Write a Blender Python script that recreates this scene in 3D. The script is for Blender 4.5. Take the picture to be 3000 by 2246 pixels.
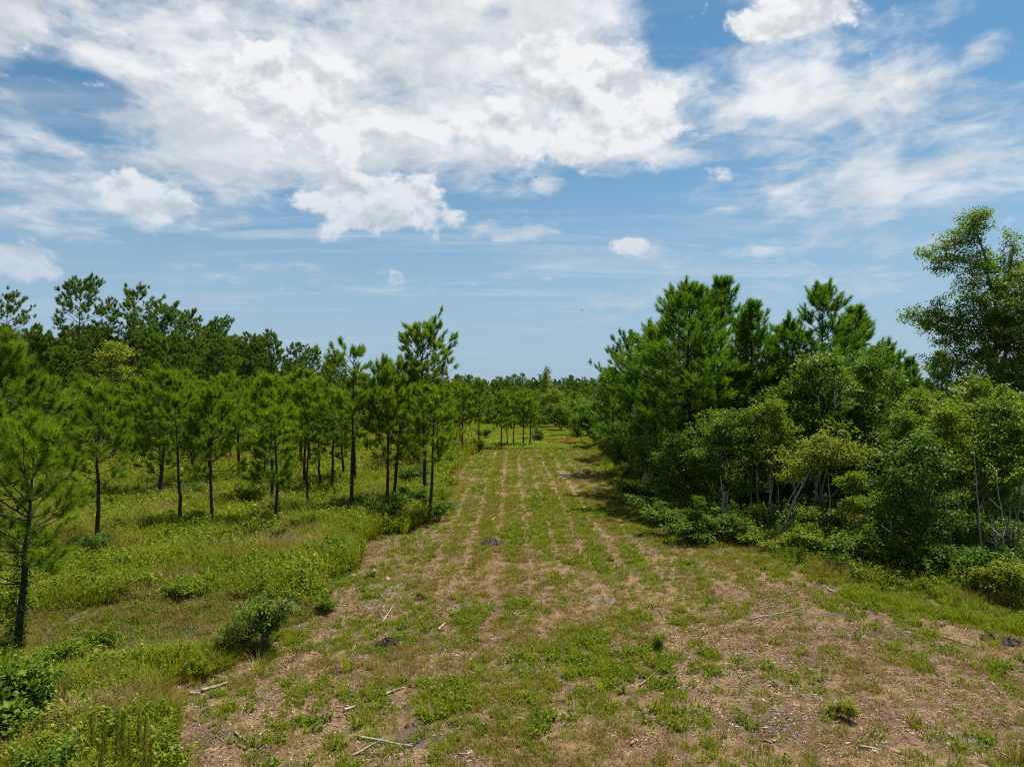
import bpy, math, random
import numpy as np
R = math.radians
for o in list(bpy.data.objects): bpy.data.objects.remove(o, do_unlink=True)
scene = bpy.context.scene
COL = scene.collection

# ------------------------------------------------------------------ camera, sky, sun, exposure
CAM_H = 8.0
cam_d = bpy.data.cameras.new('camera'); cam = bpy.data.objects.new('camera', cam_d); COL.objects.link(cam)
cam_d.sensor_width = 36; cam_d.lens = 24.0; cam_d.clip_end = 9000; cam_d.clip_start = 0.1
cam.location = (0, 0, CAM_H); cam.rotation_euler = (R(90 + 0.77), 0, 0)
scene.camera = cam
SUN_EL, SUN_AZ = R(67), R(52)                       # azimuth clockwise from +Y
SDIR = (math.sin(SUN_AZ)*math.cos(SUN_EL), math.cos(SUN_AZ)*math.cos(SUN_EL), math.sin(SUN_EL))
sun_d = bpy.data.lights.new('sun', 'SUN'); sun_d.energy = 5.0; sun_d.angle = R(0.53); sun_d.color = (1.0, .94, .84)
sun = bpy.data.objects.new('sun', sun_d); COL.objects.link(sun)
sun.location = (30, 40, 80); sun.rotation_euler = (math.pi/2 - SUN_EL, 0, math.pi - SUN_AZ)
scene.view_settings.view_transform = 'Standard'; scene.view_settings.look = 'None'
scene.view_settings.gamma = 1.0; scene.view_settings.exposure = 0.80
cy = scene.cycles
cy.max_bounces = 6; cy.diffuse_bounces = 3; cy.glossy_bounces = 2; cy.transmission_bounces = 4; cy.transparent_max_bounces = 4
cy.volume_bounces = 0; cy.caustics_reflective = False; cy.caustics_refractive = False
cy.use_denoising = False; cy.filter_width = 1.15
cy.sample_clamp_indirect = 6.0
cy.use_adaptive_sampling = False

class NT:
    """small helper for node graphs"""
    def __init__(s, tree): s.t = tree; s.t.nodes.clear()
    def n(s, typ, **kw):
        nd = s.t.nodes.new(typ)
        for k, v in kw.items():
            if k == 'ins':
                for a, b in v.items(): s.set(nd, a, b)
            else: setattr(nd, k, v)
        return nd
    def set(s, nd, key, val):
        if isinstance(val, bpy.types.NodeSocket): s.t.links.new(val, nd.inputs[key])
        elif isinstance(val, bpy.types.Node): s.t.links.new(val.outputs[0], nd.inputs[key])
        else: nd.inputs[key].default_value = val
    def m(s, op, a, b=0.0, c=0.0, clamp=False):
        nd = s.t.nodes.new('ShaderNodeMath'); nd.operation = op; nd.use_clamp = clamp
        s.set(nd, 0, a); s.set(nd, 1, b)
        if op in ('MULTIPLY_ADD', 'SMOOTH_MAX', 'SMOOTH_MIN', 'WRAP'): s.set(nd, 2, c)
        return nd.outputs[0]
    def v(s, op, a, b=None, sc=None):
        nd = s.t.nodes.new('ShaderNodeVectorMath'); nd.operation = op
        s.set(nd, 0, a)
        if b is not None: s.set(nd, 1, b)
        if sc is not None: s.set(nd, 'Scale', sc)
        return nd.outputs['Value'] if op in ('LENGTH', 'DOT_PRODUCT', 'DISTANCE') else nd.outputs[0]
    def sm(s, val, lo, hi, a=0.0, b=1.0):
        nd = s.t.nodes.new('ShaderNodeMapRange'); nd.interpolation_type = 'SMOOTHSTEP'
        s.set(nd, 0, val); s.set(nd, 1, lo); s.set(nd, 2, hi); s.set(nd, 3, a); s.set(nd, 4, b)
        return nd.outputs[0]
    def mix(s, f, a, b, mode='MIX'):
        nd = s.t.nodes.new('ShaderNodeMix'); nd.data_type = 'RGBA'; nd.blend_type = mode; nd.clamp_factor = True
        s.set(nd, 0, f); s.set(nd, 6, a); s.set(nd, 7, b)
        return nd.outputs[2]
    def noise(s, vec, scale, detail=4, rough=.55, dist=0.0, dim='3D'):
        nd = s.t.nodes.new('ShaderNodeTexNoise'); nd.noise_dimensions = dim
        s.set(nd, 'Vector', vec); s.set(nd, 'Scale', scale); s.set(nd, 'Detail', detail); s.set(nd, 'Roughness', rough); s.set(nd, 'Distortion', dist)
        return nd.outputs[0]
    def ramp(s, f, stops):
        nd = s.t.nodes.new('ShaderNodeValToRGB'); e = nd.color_ramp.elements
        while len(e) < len(stops): e.new(.5)
        for el, (p, c) in zip(e, stops): el.position = p; el.color = (*c, 1)
        s.set(nd, 0, f); return nd.outputs[0]

def rgba(c): return (c[0], c[1], c[2], 1.0)

def make_world():
    w = bpy.data.worlds.new('World'); scene.world = w; w.use_nodes = True
    w.cycles.sampling_method = 'MANUAL'; w.cycles.sample_map_resolution = 256
    g = NT(w.node_tree)
    sky = g.n('ShaderNodeTexSky', sky_type='NISHITA', sun_disc=False, sun_elevation=SUN_EL, sun_rotation=SUN_AZ, altitude=0.0,
              air_density=1.0, dust_density=SKY['dust'], ozone_density=SKY['ozone'])
    skyc = g.mix(1.0, sky.outputs[0], rgba(SKY['tint']), 'MULTIPLY')
    tc = g.n('ShaderNodeTexCoord'); d = tc.outputs['Generated']
    sep = g.n('ShaderNodeSeparateXYZ', ins={0: d})
    z = g.m('MAXIMUM', sep.outputs[2], 0.0)
    inv = g.m('DIVIDE', 1.0, g.m('ADD', z, 0.09))
    P = g.v('SCALE', d, sc=inv)                      # the cloud sheet seen in perspective
    P = g.v('MULTIPLY', P, (1, 1, 0))
    # where the cloud banks stand: centre pixel, half sizes, weight
    cov = None
    for (x, y, rx, ry, wgt) in SKY['blobs']:
        c = np.array([(x-1500)/2000, 1, (1150-y)/2000]); k = 1/np.linalg.norm(c); c = c*k
        ax = rx/2000*k; az = ry/2000*k
        dl = g.v('LENGTH', g.v('MULTIPLY', g.v('SUBTRACT', d, tuple(c)), (1/ax, .7/ax, 1/az)))
        b = g.sm(dl, 1.45, 0.2, 0.0, wgt)
        cov = b if cov is None else (g.m('MAXIMUM', cov, b) if wgt > 0 else g.m('ADD', cov, b))
    # away from the view the same broken sheet goes on
    out = g.sm(sep.outputs[1], .62, .35, 0.0, 1.0)
    base = g.m('MULTIPLY', out, .55)
    cov = g.m('MAXIMUM', cov, base)
    q = g.v('MULTIPLY', d, (1.0, 1.0, 1.7))
    n1 = g.noise(P, 1.25, 7, .56, .25)
    n2 = g.noise(q, 7.0, 7, .60, .15)
    n3 = g.noise(P, 5.5, 5, .62, .6)
    def dens(n1, n2, n3): return g.m('ADD', g.m('ADD', g.m('MULTIPLY', n1, .62), g.m('MULTIPLY', n2, .5)), g.m('MULTIPLY', n3, .34))
    f = dens(n1, n2, n3)
    den = g.m('ADD', g.m('MULTIPLY_ADD', f, 2.9, -2.25), cov)   # about -0.2 .. 0.2 + cover
    alpha = g.sm(den, .18, .92)
    # relief: the same field sampled a little towards the sun
    so = (SDIR[0]*.10, SDIR[1]*.10, 0)
    n1s = g.noise(g.v('ADD', P, so), 1.25, 4, .56, .25)
    n2s = g.noise(g.v('ADD', q, (.018, .0, .035)), 7.0, 5, .60, .15)
    rel = g.m('ADD', g.m('MULTIPLY', g.m('SUBTRACT', n1, n1s), 1.1), g.m('MULTIPLY', g.m('SUBTRACT', n2, n2s), 1.5))
    soft = g.noise(P, 1.9, 3, .5, .3)
    lum = g.m('ADD', g.m('MULTIPLY_ADD', rel, 1.5, .70), g.m('MULTIPLY_ADD', soft, 1.0, -.5))
    thick = g.sm(den, .55, 1.25)
    lum = g.m('SUBTRACT', lum, g.m('MULTIPLY', thick, .12), clamp=True)
    cc = g.ramp(lum, [(0.0, SKY['c0']), (.55, SKY['c1']), (1.0, SKY['c2'])])
    ccs = g.v('SCALE', cc, sc=1/SKY['strength'])
    # heaped clouds with crisp lit heads
    cu = None
    for (x, y, rx, ry) in SKY['cumulus']:
        c = np.array([(x-1500)/2000, 1, (1150-y)/2000]); k = 1/np.linalg.norm(c); c = c*k
        dl = g.v('LENGTH', g.v('MULTIPLY', g.v('SUBTRACT', d, tuple(c)), (2000/rx/k, 1400/rx/k, 2000/ry/k)))
        b = g.sm(dl, 1.75, .0); cu = b if cu is None else g.m('MAXIMUM', cu, b)
    cu = g.m('MAXIMUM', cu, g.m('MULTIPLY', out, g.sm(g.noise(q, 2.2, 2), .55, .75)))
    qb = g.v('MULTIPLY', d, (1.0, 1.0, 1.35))
    bn = g.noise(qb, 12.0, 7, .58, .2); bns = g.noise(g.v('ADD', qb, (.006, 0, .020)), 12.0, 5, .58, .2)
    cden = g.m('ADD', cu, g.m('MULTIPLY_ADD', bn, 2.9, -1.52))
    calpha = g.sm(cden, .32, .66)
    clum = g.m('ADD', g.m('MULTIPLY_ADD', g.m('SUBTRACT', bn, bns), 4.2, .76), g.m('MULTIPLY', g.sm(cden, .5, 1.3), -.10), clamp=True)
    ccu = g.v('SCALE', g.ramp(clum, [(0.0, SKY['c0']), (.5, SKY['c1']), (.95, SKY['c2'])]), sc=1/SKY['strength'])
    # thin high streaks
    st = g.noise(g.v('MULTIPLY', P, (.34, 1.5, 1)), 1.5, 7, .6, .8)
    thin = g.m('MULTIPLY', g.sm(st, .47, .74), SKY['thin'])
    lowfade = g.sm(z, .0, .09)
    alpha = g.m('MULTIPLY', alpha, lowfade)
    a2 = g.m('MAXIMUM', g.m('MULTIPLY', alpha, .96), g.m('MULTIPLY', thin, lowfade))
    col = g.mix(a2, skyc, ccs)
    col = g.mix(g.m('MULTIPLY', g.m('MULTIPLY', calpha, lowfade), .97), col, ccu)
    haze = g.v('SCALE', g.n('ShaderNodeRGB').outputs[0], sc=1.0)
    haze.node.inputs[0].links[0].from_node.outputs[0].default_value = rgba([c/SKY['strength'] for c in SKY['haze']])
    col = g.mix(g.sm(sep.outputs[2], SKY['hz'], -.02, 0, SKY['hzmax']), col, haze)
    bg = g.n('ShaderNodeBackground', ins={0: col, 1: SKY['strength']})
    g.n('ShaderNodeOutputWorld', ins={0: bg.outputs[0]})

SKY = dict(strength=.057, dust=.6, ozone=2.2, tint=(.66, 1.02, 1.07), thin=.58,
    c0=(.27, .30, .335), c1=(.39, .41, .43), c2=(.52, .527, .535), haze=(.22, .295, .385), hz=.42, hzmax=.9,
    cumulus=[(1215, 590, 175, 115), (1010, 580, 170, 80), (1275, 640, 110, 75), (1120, 640, 150, 60), (830, 270, 260, 150), (960, 360, 230, 120), (350, 545, 120, 75), (430, 600, 120, 40), (1860, 718, 62, 30), (1780, 330, 230, 140), (1640, 240, 220, 150), (2340, 35, 150, 75), (40, 765, 110, 60), (1480, 380, 240, 110)],
    blobs=[(150, 40, 800, 260, .95), (800, 120, 700, 360, 1.0), (1000, 330, 640, 290, 1.0), (1500, 150, 560, 360, 1.0), (1830, 330, 300, 190, .95),
     (560, 430, 460, 200, .85), (80, 330, 380, 200, .70), (120, 470, 380, 150, .72), (1250, 420, 420, 130, .85),
     (340, 560, 210, 120, .80), (480, 620, 150, 50, .62), (110, 600, 260, 100, .68), (160, 680, 220, 45, .6), (40, 770, 150, 85, .62),
     (2330, 40, 240, 110, .95), (2120, 120, 320, 180, .76), (2500, 110, 360, 120, .74), (2100, 290, 220, 110, .72), (2300, 280, 360, 170, .86), (2580, 240, 260, 160, .80), (2740, 30, 200, 80, .70),
     (2890, 145, 100, 70, .70), (2740, 180, 110, 80, .6), (2120, 430, 520, 80, .68), (2250, 520, 340, 70, .62), (2800, 420, 520, 190, .68), (2600, 600, 520, 130, .64),
     (2900, 560, 300, 100, .64), (2660, 705, 300, 95, .68), (2850, 640, 240, 80, .64), (2330, 720, 260, 60, .56), (1855, 720, 110, 55, .84), (1990, 800, 110, 70, .70), (2235, 735, 60, 40, .66), (2130, 620, 80, 22, .62),
     (1480, 565, 140, 40, .52), (1610, 540, 90, 36, .60), (1500, 690, 280, 60, .52), (880, 810, 320, 60, .60), (1080, 845, 180, 26, .54), (560, 800, 150, 60, .54), (1560, 810, 180, 24, .52), (1700, 885, 320, 34, .50), (1770, 940, 180, 24, .50), (2200, 850, 900, 60, .42),
     (190, 225, 140, 70, -.62), (320, 400, 130, 40, -.35), (2010, 90, 110, 90, -.40), (2250, 340, 60, 25, -.3)])
make_world()
# ------------------------------------------------------------------ mesh helpers
def mk_mesh(name, V, tris=None, quads=None, mat=None, tint=None, smooth=False, cols=None):
    me = bpy.data.meshes.new(name)
    V = np.asarray(V, dtype=np.float32); me.vertices.add(len(V)); me.vertices.foreach_set('co', V.ravel())
    loops, tot = [], []
    if tris is not None and len(tris): tris = np.asarray(tris, np.int32); loops.append(tris.ravel()); tot.append(np.full(len(tris), 3, np.int32))
    if quads is not None and len(quads): quads = np.asarray(quads, np.int32); loops.append(quads.ravel()); tot.append(np.full(len(quads), 4, np.int32))
    if loops:
        loops = np.concatenate(loops); tot = np.concatenate(tot)
        me.loops.add(len(loops)); me.loops.foreach_set('vertex_index', loops)
        me.polygons.add(len(tot)); st = np.concatenate([[0], np.cumsum(tot)[:-1]]).astype(np.int32)
        me.polygons.foreach_set('loop_start', st); me.polygons.foreach_set('loop_total', tot)
        if smooth: me.polygons.foreach_set('use_smooth', np.ones(len(tot), bool))
    if tint is not None:
        a = me.attributes.new('tint', 'FLOAT', 'POINT'); a.data.foreach_set('value', np.asarray(tint, np.float32))
    if cols is not None:
        a = me.attributes.new('zone', 'FLOAT_COLOR', 'POINT'); a.data.foreach_set('color', np.asarray(cols, np.float32).ravel())
    me.update(calc_edges=True)
    if mat is not None: me.materials.append(mat)
    return me

class Geo:
    def __init__(s): s.V = []; s.T = []; s.Q = []; s.ti = []; s.n = 0
    def add(s, V, tris=None, quads=None, tint=.5):
        V = np.asarray(V, float); 
        if tris is not None and len(tris): s.T.append(np.asarray(tris) + s.n)
        if quads is not None and len(quads): s.Q.append(np.asarray(quads) + s.n)
        s.V.append(V); s.ti.append(np.full(len(V), tint) if np.isscalar(tint) else np.asarray(tint)); s.n += len(V)
    def tube(s, pts, rad, sides=6, tint=.5, cap=True):
        pts = np.asarray(pts, float); n = len(pts); rad = np.broadcast_to(np.asarray(rad, float), (n,))
        t = np.gradient(pts, axis=0); t /= np.linalg.norm(t, axis=1)[:, None] + 1e-9
        m = np.abs(t.mean(0)); ref = np.eye(3)[np.argmin(m)]
        u = np.cross(t, ref); u /= np.linalg.norm(u, axis=1)[:, None] + 1e-9
        v = np.cross(t, u); a = np.arange(sides)/sides*2*np.pi
        ring = pts[:, None] + rad[:, None, None]*(u[:, None]*np.cos(a)[None, :, None] + v[:, None]*np.sin(a)[None, :, None])
        i = np.arange(n-1)[:, None]*sides; j = np.arange(sides)[None]; k = (j+1) % sides
        q = np.stack([i+j, i+k, i+sides+k, i+sides+j], -1).reshape(-1, 4)
        V = ring.reshape(-1, 3); tr = None
        if cap:
            V = np.vstack([V, pts[0], pts[-1]]); b = n*sides
            j1 = np.arange(sides); k1 = (j1+1) % sides
            tr = np.vstack([np.stack([np.full(sides, b), k1, j1], -1), np.stack([np.full(sides, b+1), (n-1)*sides+j1, (n-1)*sides+k1], -1)])
        s.add(V, tr, q, tint)
    def mesh(s, name, mat, smooth=False):
        return mk_mesh(name, np.vstack(s.V) if s.V else np.zeros((0, 3)), np.vstack(s.T) if s.T else None, np.vstack(s.Q) if s.Q else None, mat, np.concatenate(s.ti), smooth)

def unit(a): return a/(np.linalg.norm(a, axis=-1, keepdims=True) + 1e-9)

def hash2(ix, iy, seed):
    n = (ix.astype(np.int64)*374761393 + iy.astype(np.int64)*668265263 + seed*1274126177) & 0x7fffffff
    n = ((n ^ (n >> 13))*1274126177) & 0x7fffffff
    return ((n ^ (n >> 16)) & 0xffff)/65535.0
def vnoise(x, y, seed=0):
    x = np.asarray(x, float); y = np.asarray(y, float)
    ix = np.floor(x); iy = np.floor(y); fx = x-ix; fy = y-iy
    fx = fx*fx*(3-2*fx); fy = fy*fy*(3-2*fy)
    a = hash2(ix, iy, seed); b = hash2(ix+1, iy, seed); c = hash2(ix, iy+1, seed); d = hash2(ix+1, iy+1, seed)
    return (a*(1-fx)+b*fx)*(1-fy) + (c*(1-fx)+d*fx)*fy
def fbm(x, y, seed=0, oct=4):
    s = 0; a = .5; t = 0
    for i in range(oct): s = s + a*vnoise(x*2**i+17.3*i, y*2**i-9.1*i, seed+i); t += a; a *= .5
    return s/t
def sstep(x, a, b):
    t = np.clip((np.asarray(x, float)-a)/(b-a), 0, 1); return t*t*(3-2*t)

# ------------------------------------------------------------------ layout of the place
def px(x, y, dz=0.0):
    """ground point seen at this place of the photograph"""
    D = (CAM_H-dz)*2000/(y-1150); return ((x-1500)*D/2000, D)
_ly = np.array([-40, 14.6, 18, 21.3, 24.6, 28, 32.6, 37, 42, 53, 70, 89, 110, 130]); _lx = np.array([-6, -7.7, -8.8, -8.5, -7.7, -8, -8, -7.8, -5.6, -5.4, -5.9, -5.3, -6, -8])
_ry = np.array([-40, 20, 24.6, 27, 29.6, 35, 37.5, 52, 73, 100, 130]); _rx = np.array([22, 20, 18.2, 16.3, 13.3, 11.9, 8.8, 8.7, 10.3, 11.3, 12])
def ledge(y): return np.interp(y, _ly, _lx) + (fbm(np.asarray(y, float)*.35, np.asarray(y, float)*0+3, 5)-.5)*2.2
def redge(y): return np.interp(y, _ry, _rx) + (fbm(np.asarray(y, float)*.4, np.asarray(y, float)*0+9, 6)-.5)*1.8
POND = (-11.8, 22.8)
def height(x, y):
    x = np.asarray(x, float); y = np.asarray(y, float)
    h = (fbm(x*.22, y*.22, 11, 3)-.5)*.30 + (fbm(x*1.1, y*1.1, 12, 3)-.5)*.11
    h = h + .10*sstep(x, ledge(y)+.5, ledge(y)-2.0) 
    h = h + .12*sstep(x, redge(y)-1.0, redge(y)+2.5)
    dp = np.hypot((x-POND[0])/4.2, (y-POND[1])/2.4)
    h = h - .24*sstep(dp, 1.15, .25)
    return h*sstep(np.hypot(x, y), 900, 200)

def obj(name, me, parent=None, loc=(0, 0, 0), rz=0, sc=1):
    o = bpy.data.objects.new(name, me); COL.objects.link(o)
    o.location = loc; o.rotation_euler = (0, 0, rz); o.scale = (sc, sc, sc) if np.isscalar(sc) else sc
    if parent is not None: o.parent = parent
    return o
def tag(o, label=None, cat=None, group=None, kind=None):
    if label: o['label'] = label
    if cat: o['category'] = cat
    if group: o['group'] = group
    if kind: o['kind'] = kind
    return o

# ------------------------------------------------------------------ materials
def new_mat(name):
    m = bpy.data.materials.new(name); m.use_nodes = True; return m, NT(m.node_tree)
def leaf_mat(name, cols, rough=.5, transl=.35, spec=.4, obj_var=.25, patch=0.0):
    m, g = new_mat(name)
    t = g.n('ShaderNodeAttribute', attribute_name='tint').outputs['Fac']
    r = g.n('ShaderNodeObjectInfo').outputs['Random']
    f = g.m('ADD', t, g.m('MULTIPLY', g.m('SUBTRACT', r, .5), obj_var))
    if patch:
        pos = g.n('ShaderNodeNewGeometry').outputs['Position']
        f = g.m('ADD', f, g.m('MULTIPLY', g.m('SUBTRACT', g.noise(pos, .35, 3), .5), patch))
    c = g.ramp(f, [(i/(len(cols)-1), k) for i, k in enumerate(cols)])
    p = g.n('ShaderNodeBsdfPrincipled', ins={'Base Color': c, 'Roughness': rough, 'Specular IOR Level': spec*.55})
    tc = g.mix(1.0, c, (1.35, 1.45, .55, 1), 'MULTIPLY')
    tr = g.n('ShaderNodeBsdfTranslucent', ins={0: tc})
    mx = g.n('ShaderNodeMixShader', ins={0: transl, 1: p.outputs[0], 2: tr.outputs[0]})
    g.n('ShaderNodeOutputMaterial', ins={0: mx.outputs[0]})
    return m
def bark_mat(name, c0, c1, scale=6, zs=.25, bump=.6):
    m, g = new_mat(name)
    co = g.n('ShaderNodeTexCoord').outputs['Object']
    v = g.v('MULTIPLY', co, (1, 1, zs))
    n = g.noise(v, scale, 6, .65, .4); n2 = g.noise(co, 1.3, 2)
    f = g.m('MULTIPLY_ADD', n2, .4, g.m('SUBTRACT', g.m('MULTIPLY', n, 1.4), .4))
    c = g.ramp(f, [(.15, c0), (.8, c1)])
    b = g.n('ShaderNodeBump', ins={'Strength': bump, 'Distance': .03, 'Height': n})
    p = g.n('ShaderNodeBsdfPrincipled', ins={'Base Color': c, 'Roughness': .9, 'Specular IOR Level': .2, 'Normal': b.outputs[0]})
    g.n('ShaderNodeOutputMaterial', ins={0: p.outputs[0]})
    return m
M = {}
M['bark'] = bark_mat('pine_bark', (.012, .009, .008), (.050, .039, .032), 14)
M['old_bark'] = bark_mat('old_pine_bark', (.018, .014, .011), (.072, .055, .044), 8)
M['grey_bark'] = bark_mat('grey_bark', (.05, .045, .038), (.17, .15, .125), 10)
M['pale_bark'] = bark_mat('pale_bark', (.16, .145, .12), (.42, .40, .35), 9, .5, .3)
M['needle'] = leaf_mat('young_pine_needle', [(0.064, 0.121, 0.007), (0.124, 0.198, 0.011), (0.198, 0.270, 0.023)], .55, .48, .25)
M['needle_dense'] = leaf_mat('dense_pine_needle', [(0.041, 0.103, 0.007), (0.089, 0.180, 0.011), (0.166, 0.258, 0.020)], .55, .40, .25)
M['needle_old'] = leaf_mat('old_pine_needle', [(0.053, 0.108, 0.013), (0.097, 0.165, 0.019), (0.149, 0.215, 0.031)], .6, .34, .2, .5)
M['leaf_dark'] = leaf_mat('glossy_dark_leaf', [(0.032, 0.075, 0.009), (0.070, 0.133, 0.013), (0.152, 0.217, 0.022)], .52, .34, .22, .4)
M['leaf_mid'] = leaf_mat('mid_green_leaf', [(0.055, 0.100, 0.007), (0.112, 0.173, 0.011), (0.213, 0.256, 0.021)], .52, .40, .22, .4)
M['leaf_yellow'] = leaf_mat('yellowish_leaf', [(0.083, 0.127, 0.015), (0.160, 0.198, 0.020), (0.286, 0.259, 0.024)], .52, .42, .28, .3)
M['leaf_maple'] = leaf_mat('olive_maple_leaf', [(.062, .118, .011), (.122, .182, .019), (.205, .215, .034)], .52, .50, .28, .2)
M['leaf_mixed'] = leaf_mat('mixed_shrub_leaf', [(0.037, 0.094, 0.018), (0.094, 0.169, 0.022), (0.156, 0.206, 0.027), (0.250, 0.131, 0.037)], .52, .36, .28, .35)
# ------------------------------------------------------------------ pines
def needle_mesh(name, pos, dr, scl, tint, rng, nn, shoot, nl, nw, amin, amax, droop, mat):
    pos = np.asarray(pos); dr = unit(np.asarray(dr)); scl = np.asarray(scl); T = len(pos)
    ref = np.where(np.abs(dr[:, 2:3]) > .8, np.array([[1., 0, 0]]), np.array([[0, 0, 1.]]))
    a = unit(np.cross(dr, ref)); b = np.cross(dr, a)
    u = rng.random((T, nn)); ph = rng.random((T, nn))*2*np.pi
    an = np.radians(amax - (amax-amin)*u + rng.normal(0, 8, (T, nn)))[..., None]
    nd = dr[:, None]*np.cos(an) + (a[:, None]*np.cos(ph)[..., None] + b[:, None]*np.sin(ph)[..., None])*np.sin(an)
    nd[..., 2] -= droop*rng.random((T, nn)); nd = unit(nd)
    base = pos[:, None] + dr[:, None]*(u*shoot*scl[:, None])[..., None]
    L = (nl*scl[:, None]*(.75+.5*rng.random((T, nn))))[..., None]
    w = unit(np.cross(nd, rng.normal(size=(T, nn, 3))))*nw*np.sqrt(scl)[:, None, None]
    V = np.stack([base-w, base+w, base+nd*L], 2).reshape(-1, 3)
    ti = np.repeat((np.asarray(tint)[:, None] + rng.normal(0, .07, (T, nn))).ravel(), 3)
    return mk_mesh(name, V, np.arange(len(V)).reshape(-1, 3), None, mat, ti), float(V[:, 2].max())

def pine(seed, H, cb, Rmax, prof, dz=.45, nb=4, el=(5, 62), curl=22, twd=3.2, tl=.42, nn=36, shoot=.22, nl=.24, nw=.011, ang=(18, 58), droop=.15,
         r0=None, needle='needle', bark='bark', dead=4, sway=.012, tufts_per=2, lean=0.0, tuft_var=.25, sides=8, gap=0.0, upb=.45, asym=.22):
    rng = np.random.default_rng(seed); az0 = rng.random()*6.28
    g = Geo(); r0 = r0 or .012*H+.025
    n = 12; zz = np.linspace(0, H*.985, n)
    sw = np.cumsum(rng.normal(0, sway*H/3.5, (n, 2)), axis=0); sw -= sw[0]; sw -= np.linspace(0, 1, n)[:, None]*sw[-1]*.7
    tp = np.column_stack([sw[:, 0] + lean*zz, sw[:, 1], zz]); tp[0, 2] = -.25
    tr = r0*(1-np.linspace(0, 1, n))**.85 + .008; tr[0] *= 1.25
    g.tube(tp, tr, sides)
    tat = lambda z: np.array([np.interp(z, zz, tp[:, 0]), np.interp(z, zz, tp[:, 1]), z])
    P, Dn, S, TI = [], [], [], []
    z = cb; az = rng.random()*6.28
    while z < H*.965:
        t = (z-cb)/(H-cb); Lb = Rmax*prof(t)
        k = nb + rng.integers(-1, 2)
        for i in range(k):
            if rng.random() < gap: continue
            az += 2.4 + rng.normal(0, .35)
            L = max(.25, Lb*rng.uniform(.62, 1.18)*(1+asym*math.cos(az-az0)))
            e = R(el[0] + (el[1]-el[0])*t**1.3 + rng.normal(0, 7)); m = 5
            p = tat(z + rng.uniform(-.1, .1)); pts = [p]; d_az = az
            for j in range(m):
                e2 = e + R(curl)*(j/m)**1.5 + rng.normal(0, .06); d_az += rng.normal(0, .09)
                p = p + L/m*np.array([math.cos(d_az)*math.cos(e2), math.sin(d_az)*math.cos(e2), math.sin(e2)]); pts.append(p)
            pts = np.array(pts); rb = .008*L+.009
            g.tube(pts, np.linspace(rb, .004, m+1)+.002, 5, cap=False)
            bd = unit(pts[-1]-pts[-2]); bt = rng.normal(.5, tuft_var*.7)
            P.append(pts[-1]); Dn.append(bd+[0, 0, .35]); S.append(tl/.42*rng.uniform(.9, 1.25)); TI.append(bt+.12)
            nt = max(2, int(L*twd + rng.random()))
            for q in range(nt):
                s = rng.uniform(.30, 1.0) if L > .8 else rng.uniform(.1, 1)
                x = s*m; i0 = min(int(x), m-1); bp = pts[i0]*(1-(x-i0)) + pts[i0+1]*(x-i0); d0 = unit(pts[i0+1]-pts[i0])
                side = np.array([-d0[1], d0[0], 0])*(1 if rng.random() < .5 else -1)
                dv = unit(d0*rng.uniform(.4, 1.0) + side*rng.uniform(.3, 1.0) + np.array([0, 0, rng.uniform(-.1, .75)]))
                tlen = (.16 + .26*L*(1.1-s))*rng.uniform(.6, 1.3)
                tip = bp + dv*tlen + np.array([0, 0, .12*tlen])
                g.tube([bp, bp+dv*tlen*.55, tip], [.006, .005, .004], 3, cap=False)
                P.append(tip); Dn.append(dv+[0, 0, upb]); S.append(tl/.42*rng.uniform(.75, 1.15)); TI.append(rng.normal(.5, tuft_var))
                for _ in range(tufts_per-1):
                    f = rng.uniform(.35, .9); P.append(bp*(1-f)+tip*f); Dn.append(dv + rng.normal(0, .5, 3) + [0, 0, .3]); S.append(tl/.42*rng.uniform(.6, .95)); TI.append(rng.normal(.42, tuft_var))
        z += dz*rng.uniform(.75, 1.25)*(1.15 - .45*t)
    top = tat(H*.985)
    for i in range(5):
        P.append(top - [0, 0, rng.uniform(0, .35)]); Dn.append(np.array([rng.normal(0, .3), rng.normal(0, .3), 1.0])); S.append(tl/.42*1.1); TI.append(.6)
    for i in range(dead):                                            # bare lower branches
        zb = cb*rng.uniform(.55, 1.0); a = rng.random()*6.28; L = Rmax*rng.uniform(.25, .6); p = tat(zb)
        dv = np.array([math.cos(a), math.sin(a), rng.uniform(-.1, .5)])
        g.tube([p, p+dv*L*.5+[0, 0, .04], p+dv*L+[0, 0, rng.uniform(-.2, .1)]], [.014, .009, .003], 4, cap=False)
    cm, top_z = needle_mesh('crown', P, Dn, S, TI, rng, nn, shoot, nl, nw, *ang, droop, M[needle])
    return dict(trunk=g.mesh('trunk', M[bark]), crown=cm, H=top_z)

cone = lambda t: (1-t)**.75*(.72+.28*min(1, t*5+.35))
full = lambda t: (1-t)**.55*(.60+.40*min(1, t*3.5+.1))
egg = lambda t: math.sin(math.pi*min(1, (t*.80+.20)))**.75
dome = lambda t: (max(0, 1-t**2.6))**.6*(.55+.45*min(1, t*2.2))
def young(seed, H, **k):
    a = dict(cb=H*.36, Rmax=1.75, prof=egg, dz=.46, nb=4, el=(2, 54), curl=26, nw=.0115, nn=84, nl=.34, shoot=.30, ang=(14, 62), twd=2.0, tufts_per=2, droop=.2); a.update(k); return pine(seed, H, **a)
PINES_Y = [young(100+i, h, cb=h*c, Rmax=r) for i, (h, c, r) in enumerate([(7.2, .40, 1.75), (8.0, .38, 1.95), (7.6, .44, 1.9), (8.6, .36, 2.2), (9.5, .40, 2.4), (6.5, .42, 1.6)])]
PINES_Y += [young(110, 8.2, cb=4.4, Rmax=1.9, gap=.25, sway=.022, dead=9), young(111, 7.0, cb=2.0, Rmax=2.1, gap=.1, asym=.4), young(112, 9.0, cb=4.6, Rmax=1.7, gap=.18, sway=.02, dead=10, asym=.4)]
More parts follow.
